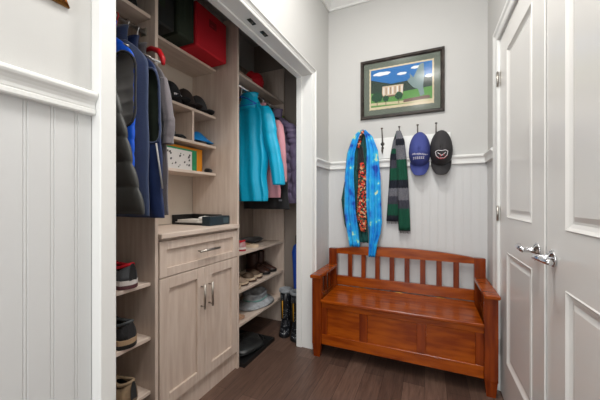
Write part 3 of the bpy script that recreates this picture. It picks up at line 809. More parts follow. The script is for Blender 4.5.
def ring(cx, cy, z, rx_, ry_, n=32, p=2.6, amp=0.0, k=5, ph=0.0):
    r = []
    for i in range(n):
        a = 2*PI*i/n; c, s = math.cos(a), math.sin(a)
        x = rx_*math.copysign(abs(c)**(2/p), c); y = ry_*math.copysign(abs(s)**(2/p), s)
        y += amp*math.sin(k*c*2.2+ph+z*4); x += amp*0.3*math.sin(6*a+ph)
        r.append((cx+x, cy+y, z))
    return r
def garment(name, label, cat, x, y, ztop, zhem, wsh, whem, ty, m, lining=None, quilt=0.0, qn=9, sleeves=None, hole=None,
            dx=0.0, amp=0.008, zipside=None, zipm=None, collar=True, ph=0.0, group=None, binding=None, slope=0.13):
    """ztop = neck base height. body lofted from hem to neck; x = centre; hole = (depth below neck, half height, half angle, centre angle)"""
    t = thing(name, label, cat, (x, y, zhem), group=group)
    H = ztop-zhem; b = MB(); rg = []; NL = 110; NA = 48
    def S(q, a):
        fsh = (H-slope)/H
        if q < fsh: hw = whem+(wsh-whem)*(q/fsh); th = ty
        else:
            u = (q-fsh)/(1-fsh); hw = wsh+(0.07-wsh)*u**1.5; th = ty*(1-0.35*u)
        th *= 0.8+0.2*min(1, q*6)
        if quilt:
            s_ = abs(math.sin(PI*(q*qn+0.10*math.sin(2*a+ph))))**0.5; th += quilt*s_-quilt; hw += (quilt*s_-quilt)*0.8
        am = amp*(1-q)**0.5+amp*0.3
        c, s_ = math.cos(a), math.sin(a); p = 2.6
        xx = hw*math.copysign(abs(c)**(2/p), c); yy = th*math.copysign(abs(s_)**(2/p), s_)
        yy += am*math.sin(11*c+ph+q*3)*abs(s_)**0.5; xx += am*0.3*math.sin(6*a+ph)+am*0.6*math.sin(q*17+ph)*abs(c)
        return (dx*(1-q)+xx, yy, H*q)
    rg = [[S(j/NL, 2*PI*i/NA) for i in range(NA)] for j in range(NL+1)]
    def skip(j, i):
        if not hole: return False
        z = H-H*(j+0.5)/NL; a = (2*PI*(i+0.5)/NA-hole[3]) % (2*PI); da = min(a, 2*PI-a)
        return abs(z-hole[0]) < hole[1] and da < hole[2]*math.sqrt(max(0, 1-((z-hole[0])/hole[1])**2))
    b.loft(rg, cap=not hole, skip=skip)
    b.build('body', [m]+([lining] if lining else []), t, mods=(('solid', 0.006, -1, 1 if lining else 0),) if hole else ())
    if hole:     # binding along the armhole
        pts = []
        for i in range(37):
            w_ = 2*PI*i/36
            z = hole[0]+hole[1]*math.cos(w_); a = hole[3]+hole[2]*math.sin(w_)
            pts.append(S((H-z)/H, a))
        b = MB(); b.tube(pts, 0.0055, n=6, cap=False); b.build('armhole_binding', binding or BLACK, t)
    if collar:
        b = MB(); rr = []
        for j, (dz, s) in enumerate(((-0.01, 1.0), (0.02, 0.98), (0.05, 1.02), (0.065, 1.1), (0.06, 0.92), (0.03, 0.82))):
            rr.append(ring(0, 0, H+dz, 0.075*s, ty*0.75*s, n=20, p=2.0, amp=0.002))
        b.loft(rr, cap=False); b.build('collar', m, t)
    if sleeves:
        for (sx, path, r0, r1) in sleeves:
            rr = []; NS = 90
            P = [Vector(p_) for p_ in path]
            for j in range(NS+1):
                u = j/NS*(len(P)-1); k = min(int(u), len(P)-2); p_ = P[k].lerp(P[k+1], u-k)
                q = j/NS; ra = r0+(r1-r0)*q
                if quilt: ra += quilt*(abs(math.sin(PI*q*qn*0.9))**0.45-1)
                else: ra += amp*0.15*math.sin(q*23+ph)+amp*0.08*math.sin(q*41)
                ra *= (0.6+0.4*min(1, q*8))
                rr.append(ring(p_.x+amp*0.5*math.sin(q*9+ph), p_.y, p_.z+H, ra, ra*0.82, n=20, p=2.1, amp=amp*0.5, k=3, ph=ph+q*5))
            b = MB(); b.loft(rr); b.build('sleeve', m, t)
    if zipside is not None:
        sy = zipside[1]; b = MB(); P = [S(q/24*0.94, 0)[2] for q in range(25)]
        pts = []
        for j in range(25):
            q = j/24*0.93
            a = -math.acos(max(-1, min(1, (zipside[0]/0.17))))
            p_ = S(q, a); pts.append((p_[0], p_[1]-0.003, p_[2]))
        b.tube(pts, 0.006, n=6); b.build('zipper', zipm or BLACK, t)
    return t

# near bay
hg = 'clothes hangers in the near bay'
for y, m_, lb in ((0.755, BLACKR, 'hanger carrying the black quilted jacket'), (0.812, NICKEL, 'hanger carrying the royal blue vest'), (0.865, REDP, 'hanger with a red hook above the navy fleece vest'),
                  (0.917, NICKEL, 'hanger carrying the navy zip vest'), (0.968, WHITEP, 'hanger carrying the grey fleece jacket nearest the divider')):
    hanger(y, LRX+0.0, LRZ, m_, lb, group=hg, w_=0.16)
garment('quilted_jacket', 'black quilted jacket, nearest garment at the left of the closet', 'jacket', -1.30, 0.755, 1.84, 1.145, 0.135, 0.325, 0.026, BLACKQ, quilt=0.014, qn=7, amp=0.003)
garment('blue_vest', 'royal blue puffer vest with grey lining in its armhole', 'vest', LRX+0.0, 0.812, 1.915, 1.22, 0.20, 0.195, 0.022, ROYAL, lining=GREYL, quilt=0.005, qn=12, hole=(0.25, 0.16, 1.05, -0.75), amp=0.002)
garment('navy_vest', 'dark navy fleece vest between the royal blue vest and zip vest', 'vest', LRX, 0.865, 1.925, 1.13, 0.205, 0.215, 0.022, NAVY, amp=0.004, ph=1)
nv = garment('navy_zip_vest', 'navy zip vest with pale diagonal pocket zip, beside the grey fleece', 'vest', LRX, 0.917, 1.905, 1.12, 0.205, 0.245, 0.022, NAVY2, lining=DKGREEN, quilt=0.003, qn=7, hole=(0.28, 0.17, 0.9, -0.6), amp=0.005, ph=2, binding=NAVY)
b = MB(); b.tube([(0.222, -0.020, 0.33), (0.250, -0.010, 0.13)], 0.004, n=6); b.build('pocket_zip', GREYL, nv)
garment('fleece_jacket', 'grey fleece jacket at the far end of the near rod', 'jacket', LRX-0.01, 0.968, 1.90, 1.13, 0.205, 0.225, 0.016, GREYF, amp=0.005, ph=3,
        sleeves=[(1, [(0.195, 0.0, -0.13), (0.225, 0.0, -0.30), (0.232, 0.0, -0.36), (0.225, 0.0, -0.44)], 0.028, 0.024)])
rc = MB(); rc.tube([(-0.05, 0, 0.035), (0.0, 0, 0.035), (0.05, 0.0, 0.01), (0.075, 0.0, -0.03), (0.078, 0, -0.06)], [0.008, 0.012, 0.014, 0.013, 0.008], n=10)
ro = rc.build('red_hanger', REDP); ro.location = (LRX+0.085, 0.985, 1.905)
tag(ro, 'thick red plastic hanger arm poking out past the grey fleece', 'hanger')

# far bay
hg = 'clothes hangers in the far bay'
for y, m_, lb in ((1.90, mat('blue_plastic', (20, 80, 190), 0.4), 'blue hanger behind the divider in the far bay'), (2.02, mat('tan_plastic', (200, 180, 90), 0.4), 'hanger holding the turquoise rain jacket'),
                  (2.13, BLACKR, 'hanger holding the pink fleece'), (2.22, BLACKR, 'hanger holding the black coat'), (2.34, BLACKR, 'hanger holding the purple puffer jacket')):
    hanger(y, RRX, RRZ, m_, lb, group=hg, w_=0.17 if y > 1.95 else 0.14, dr=0.04 if y > 1.95 else 0.0)
tj = garment('rain_jacket', 'turquoise hooded rain jacket, nearest garment in the far bay', 'jacket', RRX, 2.02, 2.02, 1.19, 0.17, 0.165, 0.055, TURQ, amp=0.012, ph=0.5, zipside=(-0.09, -1), zipm=mat('teal_zip', (0, 70, 90), 0.5),
        sleeves=[(1, [(0.14, 0.0, -0.06), (0.20, -0.01, -0.25), (0.235, -0.01, -0.42), (0.285, -0.015, -0.70)], 0.066, 0.052), (-1, [(-0.15, 0, -0.1), (-0.2, 0, -0.3), (-0.2, 0, -0.65)], 0.055, 0.042)])
b = MB(); rr = []
for q in range(9):
    a = q/8; rr.append(ring(-0.01+0.02*a, 0.0, 0.76+0.13*a, 0.095*math.cos(a*1.25)+0.012, 0.06*math.cos(a*1.1)+0.008, n=20, p=2.0, amp=0.006, ph=a*3))
b.loft(rr); b.build('hood', TURQ, tj)
garment('pink_fleece', 'pink fleece jacket behind the sleeve of the turquoise jacket', 'jacket', RRX+0.01, 2.135, 1.97, 1.22, 0.19, 0.22, 0.03, PINK, amp=0.006,
        sleeves=[(1, [(0.185, 0, -0.10), (0.23, 0, -0.3), (0.245, 0, -0.62)], 0.045, 0.034)])
bj = garment('black_coat', 'black coat with a small pale chest mark, lowest hem in the far bay', 'coat', RRX+0.03, 2.225, 1.95, 1.12, 0.19, 0.235, 0.035, BLACK, amp=0.006, ph=2)
MB().box(0.16, 0.19, -0.047, -0.044, 0.07, 0.085).build('chest_mark', mat('mark_grey', (120, 120, 128), 0.6), bj)
garment('puffer_jacket', 'muted purple puffer jacket hanging closest to the closet far jamb', 'jacket', RRX+0.06, 2.345, 1.97, 1.17, 0.19, 0.23, 0.05, PURP, quilt=0.024, qn=9, amp=0.003,
        sleeves=[(1, [(0.155, -0.02, -0.08), (0.225, -0.02, -0.28), (0.24, -0.02, -0.76)], 0.068, 0.055)])
garment('lime_top', 'lime green top just visible behind the purple puffer', 'shirt', RRX+0.03, 2.43, 1.93, 1.25, 0.225, 0.225, 0.018, LIME, amp=0.003)
# dangling cords under the turquoise jacket: belt
b = MB()
for k in range(3):
    b.tube([(k*0.014, 0, 0.14), (k*0.016-0.003, 0.004, 0.04), (k*0.02, 0, -0.03)], 0.006, n=6)
bo = b.build('fabric_belt', mat('rust_cord', (88, 52, 40), 0.8)); bo.location = (-1.44, 1.90, 1.10); tag(bo, 'rust coloured cord ends dangling below the turquoise jacket', 'belt')

# ------------------------------------------------------------------ bins & things on top shelves
def bin_(label, x0, x1, y0, y1, z0, h, m, handle=True, name='storage_bin'):
    t = thing(name, label, 'storage bin', ((x0+x1)/2, (y0+y1)/2, z0))
    a, c = (x1-x0)/2, (y1-y0)/2
    b = MB(); b.box(-a, a, -c, c, 0, h, bev=0.008); b.build('body', m, t)
    if handle:
        b = MB(); b.box(a, a+0.004, -0.035, 0.035, h*0.62, h*0.80, bev=0.0015)
        b.tube([(a+0.004, -0.03, h*0.68), (a+0.014, -0.015, h*0.66), (a+0.014, 0.015, h*0.66), (a+0.004, 0.03, h*0.68)], 0.005, n=8)
        b.build('handle', mat('dark_red_webbing', (140, 10, 24), 0.8), t)
    else:
        b = MB(); b.box(a, a+0.002, -c*0.2, c*0.2, h*0.3, h*0.9); b.build('label_panel', DKGREEN, t)
    return t
bin_('red square fabric storage bin on the top shelf', -1.60, -1.30, 1.352, 1.645, 2.1585, 0.275, RED)
bin_('dark green fabric bin on the top shelf beside the red one', -1.62, -1.305, 1.215, 1.343, 2.1585, 0.30, DKGREEN, False)
bin_('black storage box on the top shelf left of the green bin', -1.62, -1.32, 1.036, 1.207, 2.1585, 0.31, DKBOX, False)

def pouch(name, label, cat, loc, r, m, squash=(1, 1, 1), seed=1, rz=0.0, seamm=None):
    rnd = random.Random(seed); t = thing(name, label, cat, loc, rz)
    b = MB(); n = 24; rg = []
    k = [rnd.uniform(0, 6) for _ in range(4)]
    for j in range(13):
        v = j/12; th = -PI/2+PI*v; rr = []
        for i in range(n):
            a = 2*PI*i/n
            w_ = 1+0.10*math.sin(3*a+k[0])*math.cos(th)+0.06*math.sin(5*a+k[1]+th*2)+0.05*math.sin(7*a+k[2]-th*3)
            c = max(0.02, math.cos(th))**0.7
            rr.append((r*squash[0]*c*math.cos(a)*w_, r*squash[1]*c*math.sin(a)*w_, r*squash[2]*(1+math.sin(th)*(1+0.08*math.sin(4*a+k[3])))*1.0))
        zmin = min(p_[2] for p_ in rr)
        rg.append(rr)
    z0 = min(p_[2] for q in rg for p_ in q)
    rg = [[(p_[0], p_[1], max(0, p_[2]-max(0, z0)) if p_[2] > 0.004 else 0.0) for p_ in q] for q in rg]
    b.loft(rg); b.build('body', m, t)
    b = MB(); pts = [(r*squash[0]*1.06*math.cos(2*PI*i/20), r*squash[1]*1.06*math.sin(2*PI*i/20), r*squash[2]*(1.05+0.1*math.sin(i))) for i in range(21)]
    b.tube(pts, r*0.035, n=6); b.build('seam', seamm or m, t)
    return t
# far top shelf
pouch('red_bag', 'crumpled red bag on the far top shelf', 'bag', (-1.40, 2.15, 2.1655), 0.08, RED, (0.9, 1.25, 0.95), 4)
bx = MB().box(-0.1, 0.1, -0.13, 0.13, 0, 0.035, bev=0.01).build('folded_cloth', mat('beige_cloth', (165, 140, 125), 0.9)); bx.location = (-1.42, 1.88, 2.1655)
tag(bx, 'folded beige cloth beside the red bag on the far top shelf', 'cloth')
pouch('green_pouch', 'small grey green pouch next to the divider on the far top shelf', 'pouch', (-1.45, 1.77, 2.1655), 0.05, mat('sage_cloth', (90, 115, 95), 0.8), (0.9, 0.9, 1.2), 9)

# ------------------------------------------------------------------ shoes
def shoe(name, label, loc, rz, L, W, Hh, upper, solem, midm=None, accent=None, low=False, boot=0.0, openback=False, group=None, cat='shoe', sole_t=0.022):
    """toe points +X, origin under the heel centre"""
    t = thing(name, label, cat, loc, rz, group)
    n = 24
    def outline(q):     # half width at q (0 heel..1 toe)
        return W/2*(0.78+0.08*math.sin(PI*q*0.9)+0.22*math.sin(PI*min(1, max(0, (q-0.25)/0.75))**0.9)*1.0)*min(1, (q*11+0.01)**0.5)*min(1, ((1-q)*8+0.01)**0.5)
    def slab(z0, z1, grow, m, nm):
        b = MB(); pts = []
        K = 18
        K = 30
        for i in range(K+1): q = 0.5-0.5*math.cos(PI*i/K); pts.append((L*q, outline(q)*grow))
        for i in range(K, -1, -1): q = 0.5-0.5*math.cos(PI*i/K); pts.append((L*q, -outline(q)*grow))
        rise = lambda x: 0.010*max(0, (x/L-0.75)/0.25)**2
        o = len(pts)
        P = [(x, y, z0+rise(x)) for x, y in pts]+[(x*1.0, y, z1+rise(x)) for x, y in pts]
        F = [[i, (i+1) % o, (i+1) % o+o, i+o] for i in range(o)]+[list(range(o))[::-1], [i+o for i in range(o)]]
        b.poly(P, F, 0, False); return b.build(nm, m, t)
    slab(0, sole_t*(0.45 if midm else 1.0), 1.0, solem, 'sole')
    if midm: slab(sole_t*0.45, sole_t, 1.02, midm, 'midsole')
    # upper: cross-section arcs along length
    b = MB(); rg = []; K = 34
    def top(q):
        if low: return Hh*(0.35+0.65*math.sin(PI*min(1, max(0.0, (q-0.35)/0.6)))) if not openback else Hh*math.sin(PI*min(1, max(0, (q-0.3)/0.68)))
        if q < 0.5: return Hh*(1-0.18*math.sin(PI*q/0.5))
        return Hh*(1-0.62*((q-0.5)/0.5)**0.8)*(1 if q < 0.96 else 0.75)
    q0 = 0.33 if openback else 0.015
    for j in range(K+1):
        q = q0+(0.985-q0)*(0.5-0.5*math.cos(PI*j/K)); hw = outline(q)*0.96; hh = max(0.006, top(q)-sole_t); r = []
        for i in range(17):
            a = PI*i/16; c = math.cos(a); s = math.sin(a)
            zz_ = hh*s**0.8; r.append((L*q+0.05*zz_*max(0, 1-q*3)-0.12*zz_*max(0, 4*q-3), hw*(1-0.14*s)*math.copysign(abs(c)**0.75, c), sole_t-0.002+zz_))
        rg.append(r)
    def skip(j, i):
        q = q0+(0.985-q0)*(0.5-0.5*math.cos(PI*(j+0.5)/K))
        return (not openback) and 0.05 < q < 0.42 and abs(i+0.5-8) < 3.2*math.sin(PI*(q-0.04)/0.40)**0.5+0.6
    b.loft(rg, cap=openback, close=False, skip=skip)
    # heel and toe closing
    b.poly(rg[0], [list(range(17))]); b.poly(rg[-1], [list(range(17))])
    b.build('upper', [upper, BLACK], t, mods=(('solid', 0.004, -1, 1),))
    if accent is not None:      # padded collar
        pts = []
        for i in range(21):
            a = 2*PI*i/20; q = 0.225+0.185*math.cos(a); pts.append((L*q, outline(0.25)*0.62*math.sin(a), top(q)*0.985+0.0))
        b = MB(); b.tube(pts, 0.0075, n=8); b.build('collar', accent, t)
    if not openback and not boot and not low:
        b = MB()
        for k in range(4):
            q = 0.47+0.07*k; z = top(q)+0.003; w_ = outline(q)*0.42
            b.tube([(L*q, -w_, z-0.008), (L*q, 0, z), (L*q, w_, z-0.008)], 0.003, n=6)
        b.build('laces', accent or WHITEP, t)
    if boot:
        b = MB(); rr = []
        for j in range(10):
            q = j/9; z = Hh*0.55+(boot-Hh*0.55)*q
            rr.append([(L*(0.23+0.0*q)+(L*0.24-L*0.03*(1-q))*math.cos(2*PI*i/20), W*0.42*math.sin(2*PI*i/20), z) for i in range(20)])
        b.loft(rr, cap=False); b.build('shaft', [upper, BLACK], t, mods=(('solid', 0.005, -1, 1),))
    return t
RZT = PI   # toe toward the back of the closet (-X)
g1 = 'shoes on the near shelves'
z1, z2, z3 = 0.789, 0.517, 0.247
shoe('sneaker', 'grey sneaker with red collar and white sole on the top near shoe shelf', (-1.252, 0.905, z1), RZT+0.05, 0.29, 0.115, 0.12, mat('charcoal_knit', (82, 84, 88), 0.85, bump=.2, bscale=200), mat('wine_rubber', (90, 50, 55), .6), WHITER, RED, group=g1, sole_t=0.04)
shoe('flip_flop', 'flat black sandal behind the grey sneaker on the top near shelf', (-1.37, 0.972, z1), RZT, 0.24, 0.065, 0.035, BLACK, BLACKR, None, None, low=True, openback=True, group=g1)
shoe('sneaker', 'black sneaker with tan midsole on the middle near shoe shelf', (-1.252, 0.90, z2), RZT+0.05, 0.29, 0.115, 0.125, mat('black_mesh', (38, 38, 40), 0.7, bump=.3, bscale=120), BLACKR, mat('tan_foam', (180, 150, 118), .8), mat('grey_edging', (70, 74, 76), .6), group=g1, sole_t=0.042)
shoe('moccasin', 'tan suede slipper with black opening on the lowest near shelf', (-1.262, 0.915, z3), RZT+0.1, 0.27, 0.11, 0.105, TAN, mat('taupe_rubber', (130, 110, 92), .7), None, mat('tan_edging', (150, 128, 102), .8), group=g1, sole_t=0.02)
shoe('moccasin', 'pale yellow beige slipper half hidden by the white jamb on the lowest shelf', (-1.25, 0.775, z3), RZT+0.1, 0.27, 0.105, 0.085, mat('pale_suede', (190, 176, 140), .9), mat('taupe_rubber', (130, 110, 92), .7), None, None, group=g1)
# shoes above the near rod
shoe('boot', 'dark ankle boot lying on the shelf above the navy vests', (-1.36, 0.86, 2.1255), -PI/2+0.2, 0.27, 0.1, 0.09, DKBROWN, BLACKR, None, None, group='shoes above the near rod')
shoe('boot', 'dark shoe near the divider on the shelf above the navy vests', (-1.31, 0.955, 2.1255), PI+0.02, 0.25, 0.04 + 0.05, 0.09, BLACK, BLACKR, mat('grey_sole', (130, 125, 118), .7), None, group='shoes above the near rod')

g2 = 'shoes on the far shelves'
zA, zB, zC = 0.797, 0.511, 0.255
shoe('sneaker', 'white sneaker with red stripe at the divider end of the upper far shelf', (-1.32, 1.90, zA), RZT, 0.24, 0.085, 0.085, mat('red_white_canvas', (205, 195, 195), .8, rgb2=(180, 30, 45), vscale=16), mat('red_rubber', (160, 30, 45), .6), WHITER, RED, group=g2, sole_t=0.03)
shoe('sandal', 'tan open slipper on the front of the upper far shelf', (-1.32, 2.09, zA), RZT, 0.24, 0.08, 0.035, TAN2, CREAM, None, None, openback=True, low=True, group=g2)
pouch('black_clutch', 'flat black bag lying at the back of the upper far shelf', 'bag', (-1.53, 2.26, zA), 0.08, BLACK, (1.2, 2.3, 0.32), 5)
shoe('sneaker', 'pale tan shoe nearest the cabinet on the middle far shelf', (-1.565, 1.83, zB), 0.0, 0.25, 0.085, 0.075, TAN, CREAM, None, TAN, group=g2)
shoe('sneaker', 'second pale tan shoe, left of the clogs on the middle far shelf', (-1.57, 1.94, zB), 0.0, 0.25, 0.085, 0.085, mat('taupe_canvas', (150, 130, 112), .85), mat('brown_sole', (75, 52, 40), .6), CREAM, TAN, group=g2)
shoe('clog', 'tan clog with cream sole, nearer one of the pair on the middle far shelf', (-1.57, 2.06, zB), 0.0, 0.25, 0.09, 0.07, mat('olive_brown_leather', (92, 74, 58), .6), mat('brown_sole', (75, 52, 40), .6), CREAM, None, openback=True, low=True, group=g2, sole_t=0.03)
shoe('clog', 'tan clog with cream sole, farther one of the pair beside the brown boots', (-1.58, 2.17, zB), 0.0, 0.25, 0.09, 0.07, mat('olive_brown_leather', (92, 74, 58), .6), mat('brown_sole', (75, 52, 40), .6), CREAM, None, openback=True, low=True, group=g2, sole_t=0.03)
for y, lb in ((2.31, 'dark brown ankle boot beside the clogs on the middle far shelf'), (2.43, 'dark brown ankle boot nearest the end panel on the middle far shelf')):
    shoe('ankle_boot', lb, (-1.59, y, zB), 0.0, 0.26, 0.09, 0.09, DKBROWN, BLACKR, None, None, boot=0.19, group=g2)
shoe('flip_flop', 'tan thong sandal at the cabinet end of the lowest far shelf', (-1.56, 1.80, zC), 0.0, 0.25, 0.085, 0.03, mat('peach_strap', (190, 150, 120), .6), mat('peach_sole', (190, 150, 122), .7), None, None, openback=True, low=True, group=g2, sole_t=0.014)
shoe('flip_flop', 'tan thong sandal closer to the grey bag on the lowest far shelf', (-1.58, 1.90, zC), 0.0, 0.25, 0.085, 0.03, mat('peach_strap', (190, 150, 120), .6), mat('peach_sole', (190, 150, 122), .7), None, None, openback=True, low=True, group=g2, sole_t=0.014)
# grey hat/bag
t = thing('sun_hat', 'pale grey cloth hat lying upturned on the lowest far shelf', 'hat', (-1.445, 2.24, zC))
b = MB(); n = 28; rr = []
for r_, z_ in ((0.155, 0.006), (0.15, 0.02), (0.12, 0.03), (0.095, 0.05), (0.09, 0.085), (0.10, 0.105), (0.085, 0.11), (0.07, 0.09), (0.06, 0.07), (0.0, 0.065)):
    rr.append([((r_*1.0)*math.cos(2*PI*i/n)*(0.95+0.04*math.sin(3*i*2*PI/n)), r_*1.45*math.sin(2*PI*i/n)*(1+0.04*math.sin(5*i*2*PI/n)), z_+0.006*math.sin(4*i*2*PI/n)*(1 if z_ > 0.01 else 0.0)) for i in range(n)])
b.loft(rr); b.build('body', GREYBAG, t)
b = MB(); b.tube([(0.09*math.cos(a), 0.135*math.sin(a), 0.055+0.004*math.sin(3*a)) for a in [2*PI*i/24 for i in range(25)]], 0.007, n=8)
b.build('band', mat('teal_band', (120, 165, 160), .8), t)
pouch('wine_pouch', 'dark wine red pouch at the back of the lowest far shelf', 'pouch', (-1.58, 2.04, zC), 0.05, mat('wine_cloth', (70, 22, 28), .85), (0.9, 1.0, 0.9), 12)

# boot tray / garment bag on closet floor
t = thing('boot_tray', 'black rubber boot tray on the floor under the lowest far shelf', 'boot tray', (-1.37, 1.93, 0.0))
b = MB(); a, c = 0.175, 0.22
rg = []
for ins, z in ((0, 0), (0, 0.03), (0.012, 0.03), (0.022, 0.008)):
    rg.append([(-a+ins, -c+ins, z), (a-ins, -c+ins, z), (a-ins, c-ins, z), (-a+ins, c-ins, z)])
b.loft(rg, smooth=False); b.build('tray', BLACKR, t)
pouch('garment_bag', 'dark grey crumpled bag lying in the boot tray', 'bag', (-1.36, 1.93, 0.009), 0.08, mat('dark_grey_vinyl', (44, 46, 46), 0.35, rgb2=(30, 31, 32), vscale=14, bump=.4, bscale=20), (1.75, 2.35, 0.4), 8)

# rain boots
def rain_boot(loc, rz, label):
    t = thing('rain_boot', label, 'boot', loc, rz, 'dotted rain boots')
    b = MB(); rr = []
    S = [(0, 0, 0, 0), (0, 0, 0, 0), (0, 0, 0, 0), (0.10, 0.046, 0.05, 0.008), (0.14, 0.047, 0.052, 0.0), (0.2, 0.05, 0.058, 0.0), (0.28, 0.052, 0.062, 0.0), (0.345, 0.054, 0.065, 0.0)]
    for z, rx_, ry_, cx in S[3:]:
        rr.append([(cx+ry_*math.cos(2*PI*i/24), rx_*math.sin(2*PI*i/24), z) for i in range(24)])
    b.loft(rr, cap=False); 
    b.build('shaft', [DOTS, BLACK], t, mods=(('solid', 0.004, -1, 1),))
    b = MB(); rg = []
    for j in range(17):
        q = j/16; x = -0.048+0.235*q; hw = 0.046*min(1, (q*12+0.2)**0.5)*min(1, ((1-q)*6+0.08)**0.5)
        hh = 0.12 if q < 0.35 else 0.12-0.062*min(1, (q-0.35)/0.35); hh *= min(1, ((1-q)*5+0.25)**0.5)
        rg.append([(x, hw*math.cos(PI*i/14), 0.018+(hh-0.018)*math.sin(PI*i/14)**0.7) for i in range(15)])
    b.loft(rg, close=True); b.build('foot', DOTS, t)
    b = MB(); pts = []
    for i in range(17): q = i/16; pts.append((-0.052+0.245*q, 0.049*min(1, (q*12+0.15)**0.5)*min(1, ((1-q)*6+0.05)**0.5)))
    pts += [(x, -y) for x, y in pts[::-1]]
    b.prism(pts, 2, 0, 0.02); b.build('sole', BLACKR, t)
    b = MB(); b.lathe([(0.058, 0.345), (0.064, 0.35), (0.064, 0.372), (0.052, 0.378), (0.049, 0.36), (0.0, 0.355)], (0, 0, 0), n=24); b.build('cuff', GREYBAG, t)['label'] = 'pale grey cuff'
    b = MB(); b.tube([(0.056, -0.026, 0.12), (0.060, -0.026, 0.2), (0.064, -0.026, 0.28)], 0.0055, n=6)
    b.build('strap', mat('mustard_strap', (205, 150, 30), .6), t)
    return t
rain_boot((-1.210, 2.395, 0), -1.2, 'black dotted rain boot with mustard straps, beside the shelf end')
rain_boot((-1.088, 2.37, 0), -1.2, 'black dotted rain boot with mustard straps, nearer the closet jamb')
# blue umbrella
t = thing('umbrella', 'furled blue umbrella standing behind the rain boots', 'umbrella', (-1.150, 2.50, 0.0), rot=(0.0, 0.0, 0))
b = MB(); rr = []
for z, r_ in ((0.20, 0.010), (0.24, 0.02), (0.4, 0.028), (0.58, 0.036), (0.70, 0.045), (0.76, 0.03), (0.78, 0.008)):
    rr.append([(r_*math.cos(2*PI*i/20)*(1+0.15*math.sin(i*PI/2)), r_*math.sin(2*PI*i/20), z) for i in range(20)])
b.loft(rr); b.build('canopy', mat('umbrella_blue', (25, 80, 190), .5), t)
MB().tube([(0, 0, 0.0), (0, 0, 0.21)], 0.004, n=8).build('shaft', NICKEL, t)
MB().tube([(0, 0, 0.78), (0, 0, 0.86)], [0.008, 0.011], n=10).build('handle', BLACKR, t)

# ------------------------------------------------------------------ countertop things
t = thing('letter_tray', 'black letter tray full of papers on the cabinet top', 'tray', (-1.505, 1.575, 1.030), -0.0)
b = MB(); a, c = 0.14, 0.095
b.box(-a, a, -c, c, 0, 0.004); b.box(-a, -a+0.005, -c, c, 0.004, 0.065); b.box(-a, a, -c, -c+0.005, 0.004, 0.014); b.box(-a, a, c-0.005, c, 0.004, 0.065); b.box(a-0.005, a, -c, c, 0.004, 0.012)
b.build('tray', BLACKR, t)
for k, (z, dx_, dy_, w_, l_, m_) in enumerate(((0.0045, 0, 0.0, 0.125, 0.08, PAPER), (0.0185, -0.03, 0.005, 0.09, 0.07, PAPER))):
    o_ = MB().box(-w_, w_, -l_, l_, 0, 0.013).build('paper_stack', m_); o_.location = (-1.505+dx_, 1.575+dy_, 1.0305+z); o_.rotation_euler = (0, 0, 0.03*k)
    tag(o_, ('lower stack of white papers in the black letter tray', 'upper stack of white papers in the black letter tray')[k], 'papers', 'papers in the letter tray')
o_ = MB().tube([(0, -0.05, 0.012), (0.005, 0, 0.014), (0, 0.06, 0.012)], [0.008, 0.012, 0.008], n=10).build('white_remote', WHITEP); o_.location = (-1.44, 1.575, 1.0625)
tag(o_, 'small white rounded gadget on top of the papers in the tray', 'gadget')
t = thing('card_box', 'dark teal and black box at the right end of the cabinet top', 'box', (-1.325, 1.565, 1.030), 0.0)
MB().box(-0.035, 0.035, -0.1, 0.1, 0, 0.06, bev=0.002).build('body', mat('dark_teal_board', (22, 42, 52), .45), t)
MB().box(0.0352, 0.0358, 0.03, 0.085, 0.012, 0.048).build('printed_panel', mat('box_print', (60, 82, 92), .6), t)

# ------------------------------------------------------------------ cubby contents
def cap_shelf(label, loc, rz, m, logo=False):
    t = thing('baseball_cap', label, 'cap', loc, rz, 'caps lying on the cubby shelf')
    b = MB(); n = 24; rr = []
    for j in range(9):
        v = j/8*PI/2*0.97; rr.append([(0.090*math.cos(v)*math.cos(2*PI*i/n), 0.069*math.cos(v)*math.sin(2*PI*i/n), 0.004+0.145*math.sin(v)) for i in range(n)])
    b.loft(rr); b.build('crown', m, t)
    b = MB(); R = []
    for j in range(6):
        q = j/5; row = []
        for i in range(13):
            s = -1+2*i/12; hw = 0.064*math.sqrt(max(0, 1-(q*0.93)**3)); yy = s*hw
            row.append((0.088*math.sqrt(max(0, 1-(yy/0.09)**2))*0.93+0.068*q, yy, 0.012+0.012*(1-q*0.3)-0.016*(yy/0.074)**2+0.004))
        R.append(row)
    b.loft(R, cap=False, close=False); b.build('brim', m, t, mods=(('solid', 0.004, 0),))
    MB().lathe([(0.006, 0.147), (0.006, 0.151), (0.0, 0.153)], (0, 0, 0), n=10).build('button', m, t)
    if logo:
        b = MB()
        for k in range(6):
            a = -0.42+k*0.15; b.box(0.0, 0.003, -0.004, 0.004, -0.006, 0.006)
            o = len(b.v)-8
            for i in range(o, o+8):
                p = Vector(b.v[i]); p = Matrix.Rotation(a, 4, 'Z') @ (p+Vector((0.080, 0, 0.050))); b.v[i] = tuple(p)
        b.build('lettering', mat('emblem_white', (225, 222, 225), 0.7), t)
    return t
zc = 1.8125
cap_shelf('black cap with pale lettering at the left of the cubby shelf', (-1.515, 1.335, zc), 0.15, mat('cap_ink', (26, 28, 32), .85), True)
cap_shelf('dark brown cap in the middle of the row on the cubby shelf', (-1.53, 1.472, zc), 0.0, mat('cap_brown', (44, 36, 34), .85))
cap_shelf('black and grey cap at the far end of the cubby shelf', (-1.545, 1.608, zc), 0.0, mat('cap_grey', (52, 52, 54), .85))
o_ = MB().lathe([(0.0, -0.006), (0.03, -0.006), (0.036, 0.0), (0.03, 0.006), (0.0, 0.006)], (0, 0, 0.036), 'x', n=24).build('round_tin', mat('tin_blue', (40, 70, 85), .5)); o_.location = (-1.435, 1.235, zc)
tag(o_, 'round blue rimmed tin standing left of the caps', 'tin')
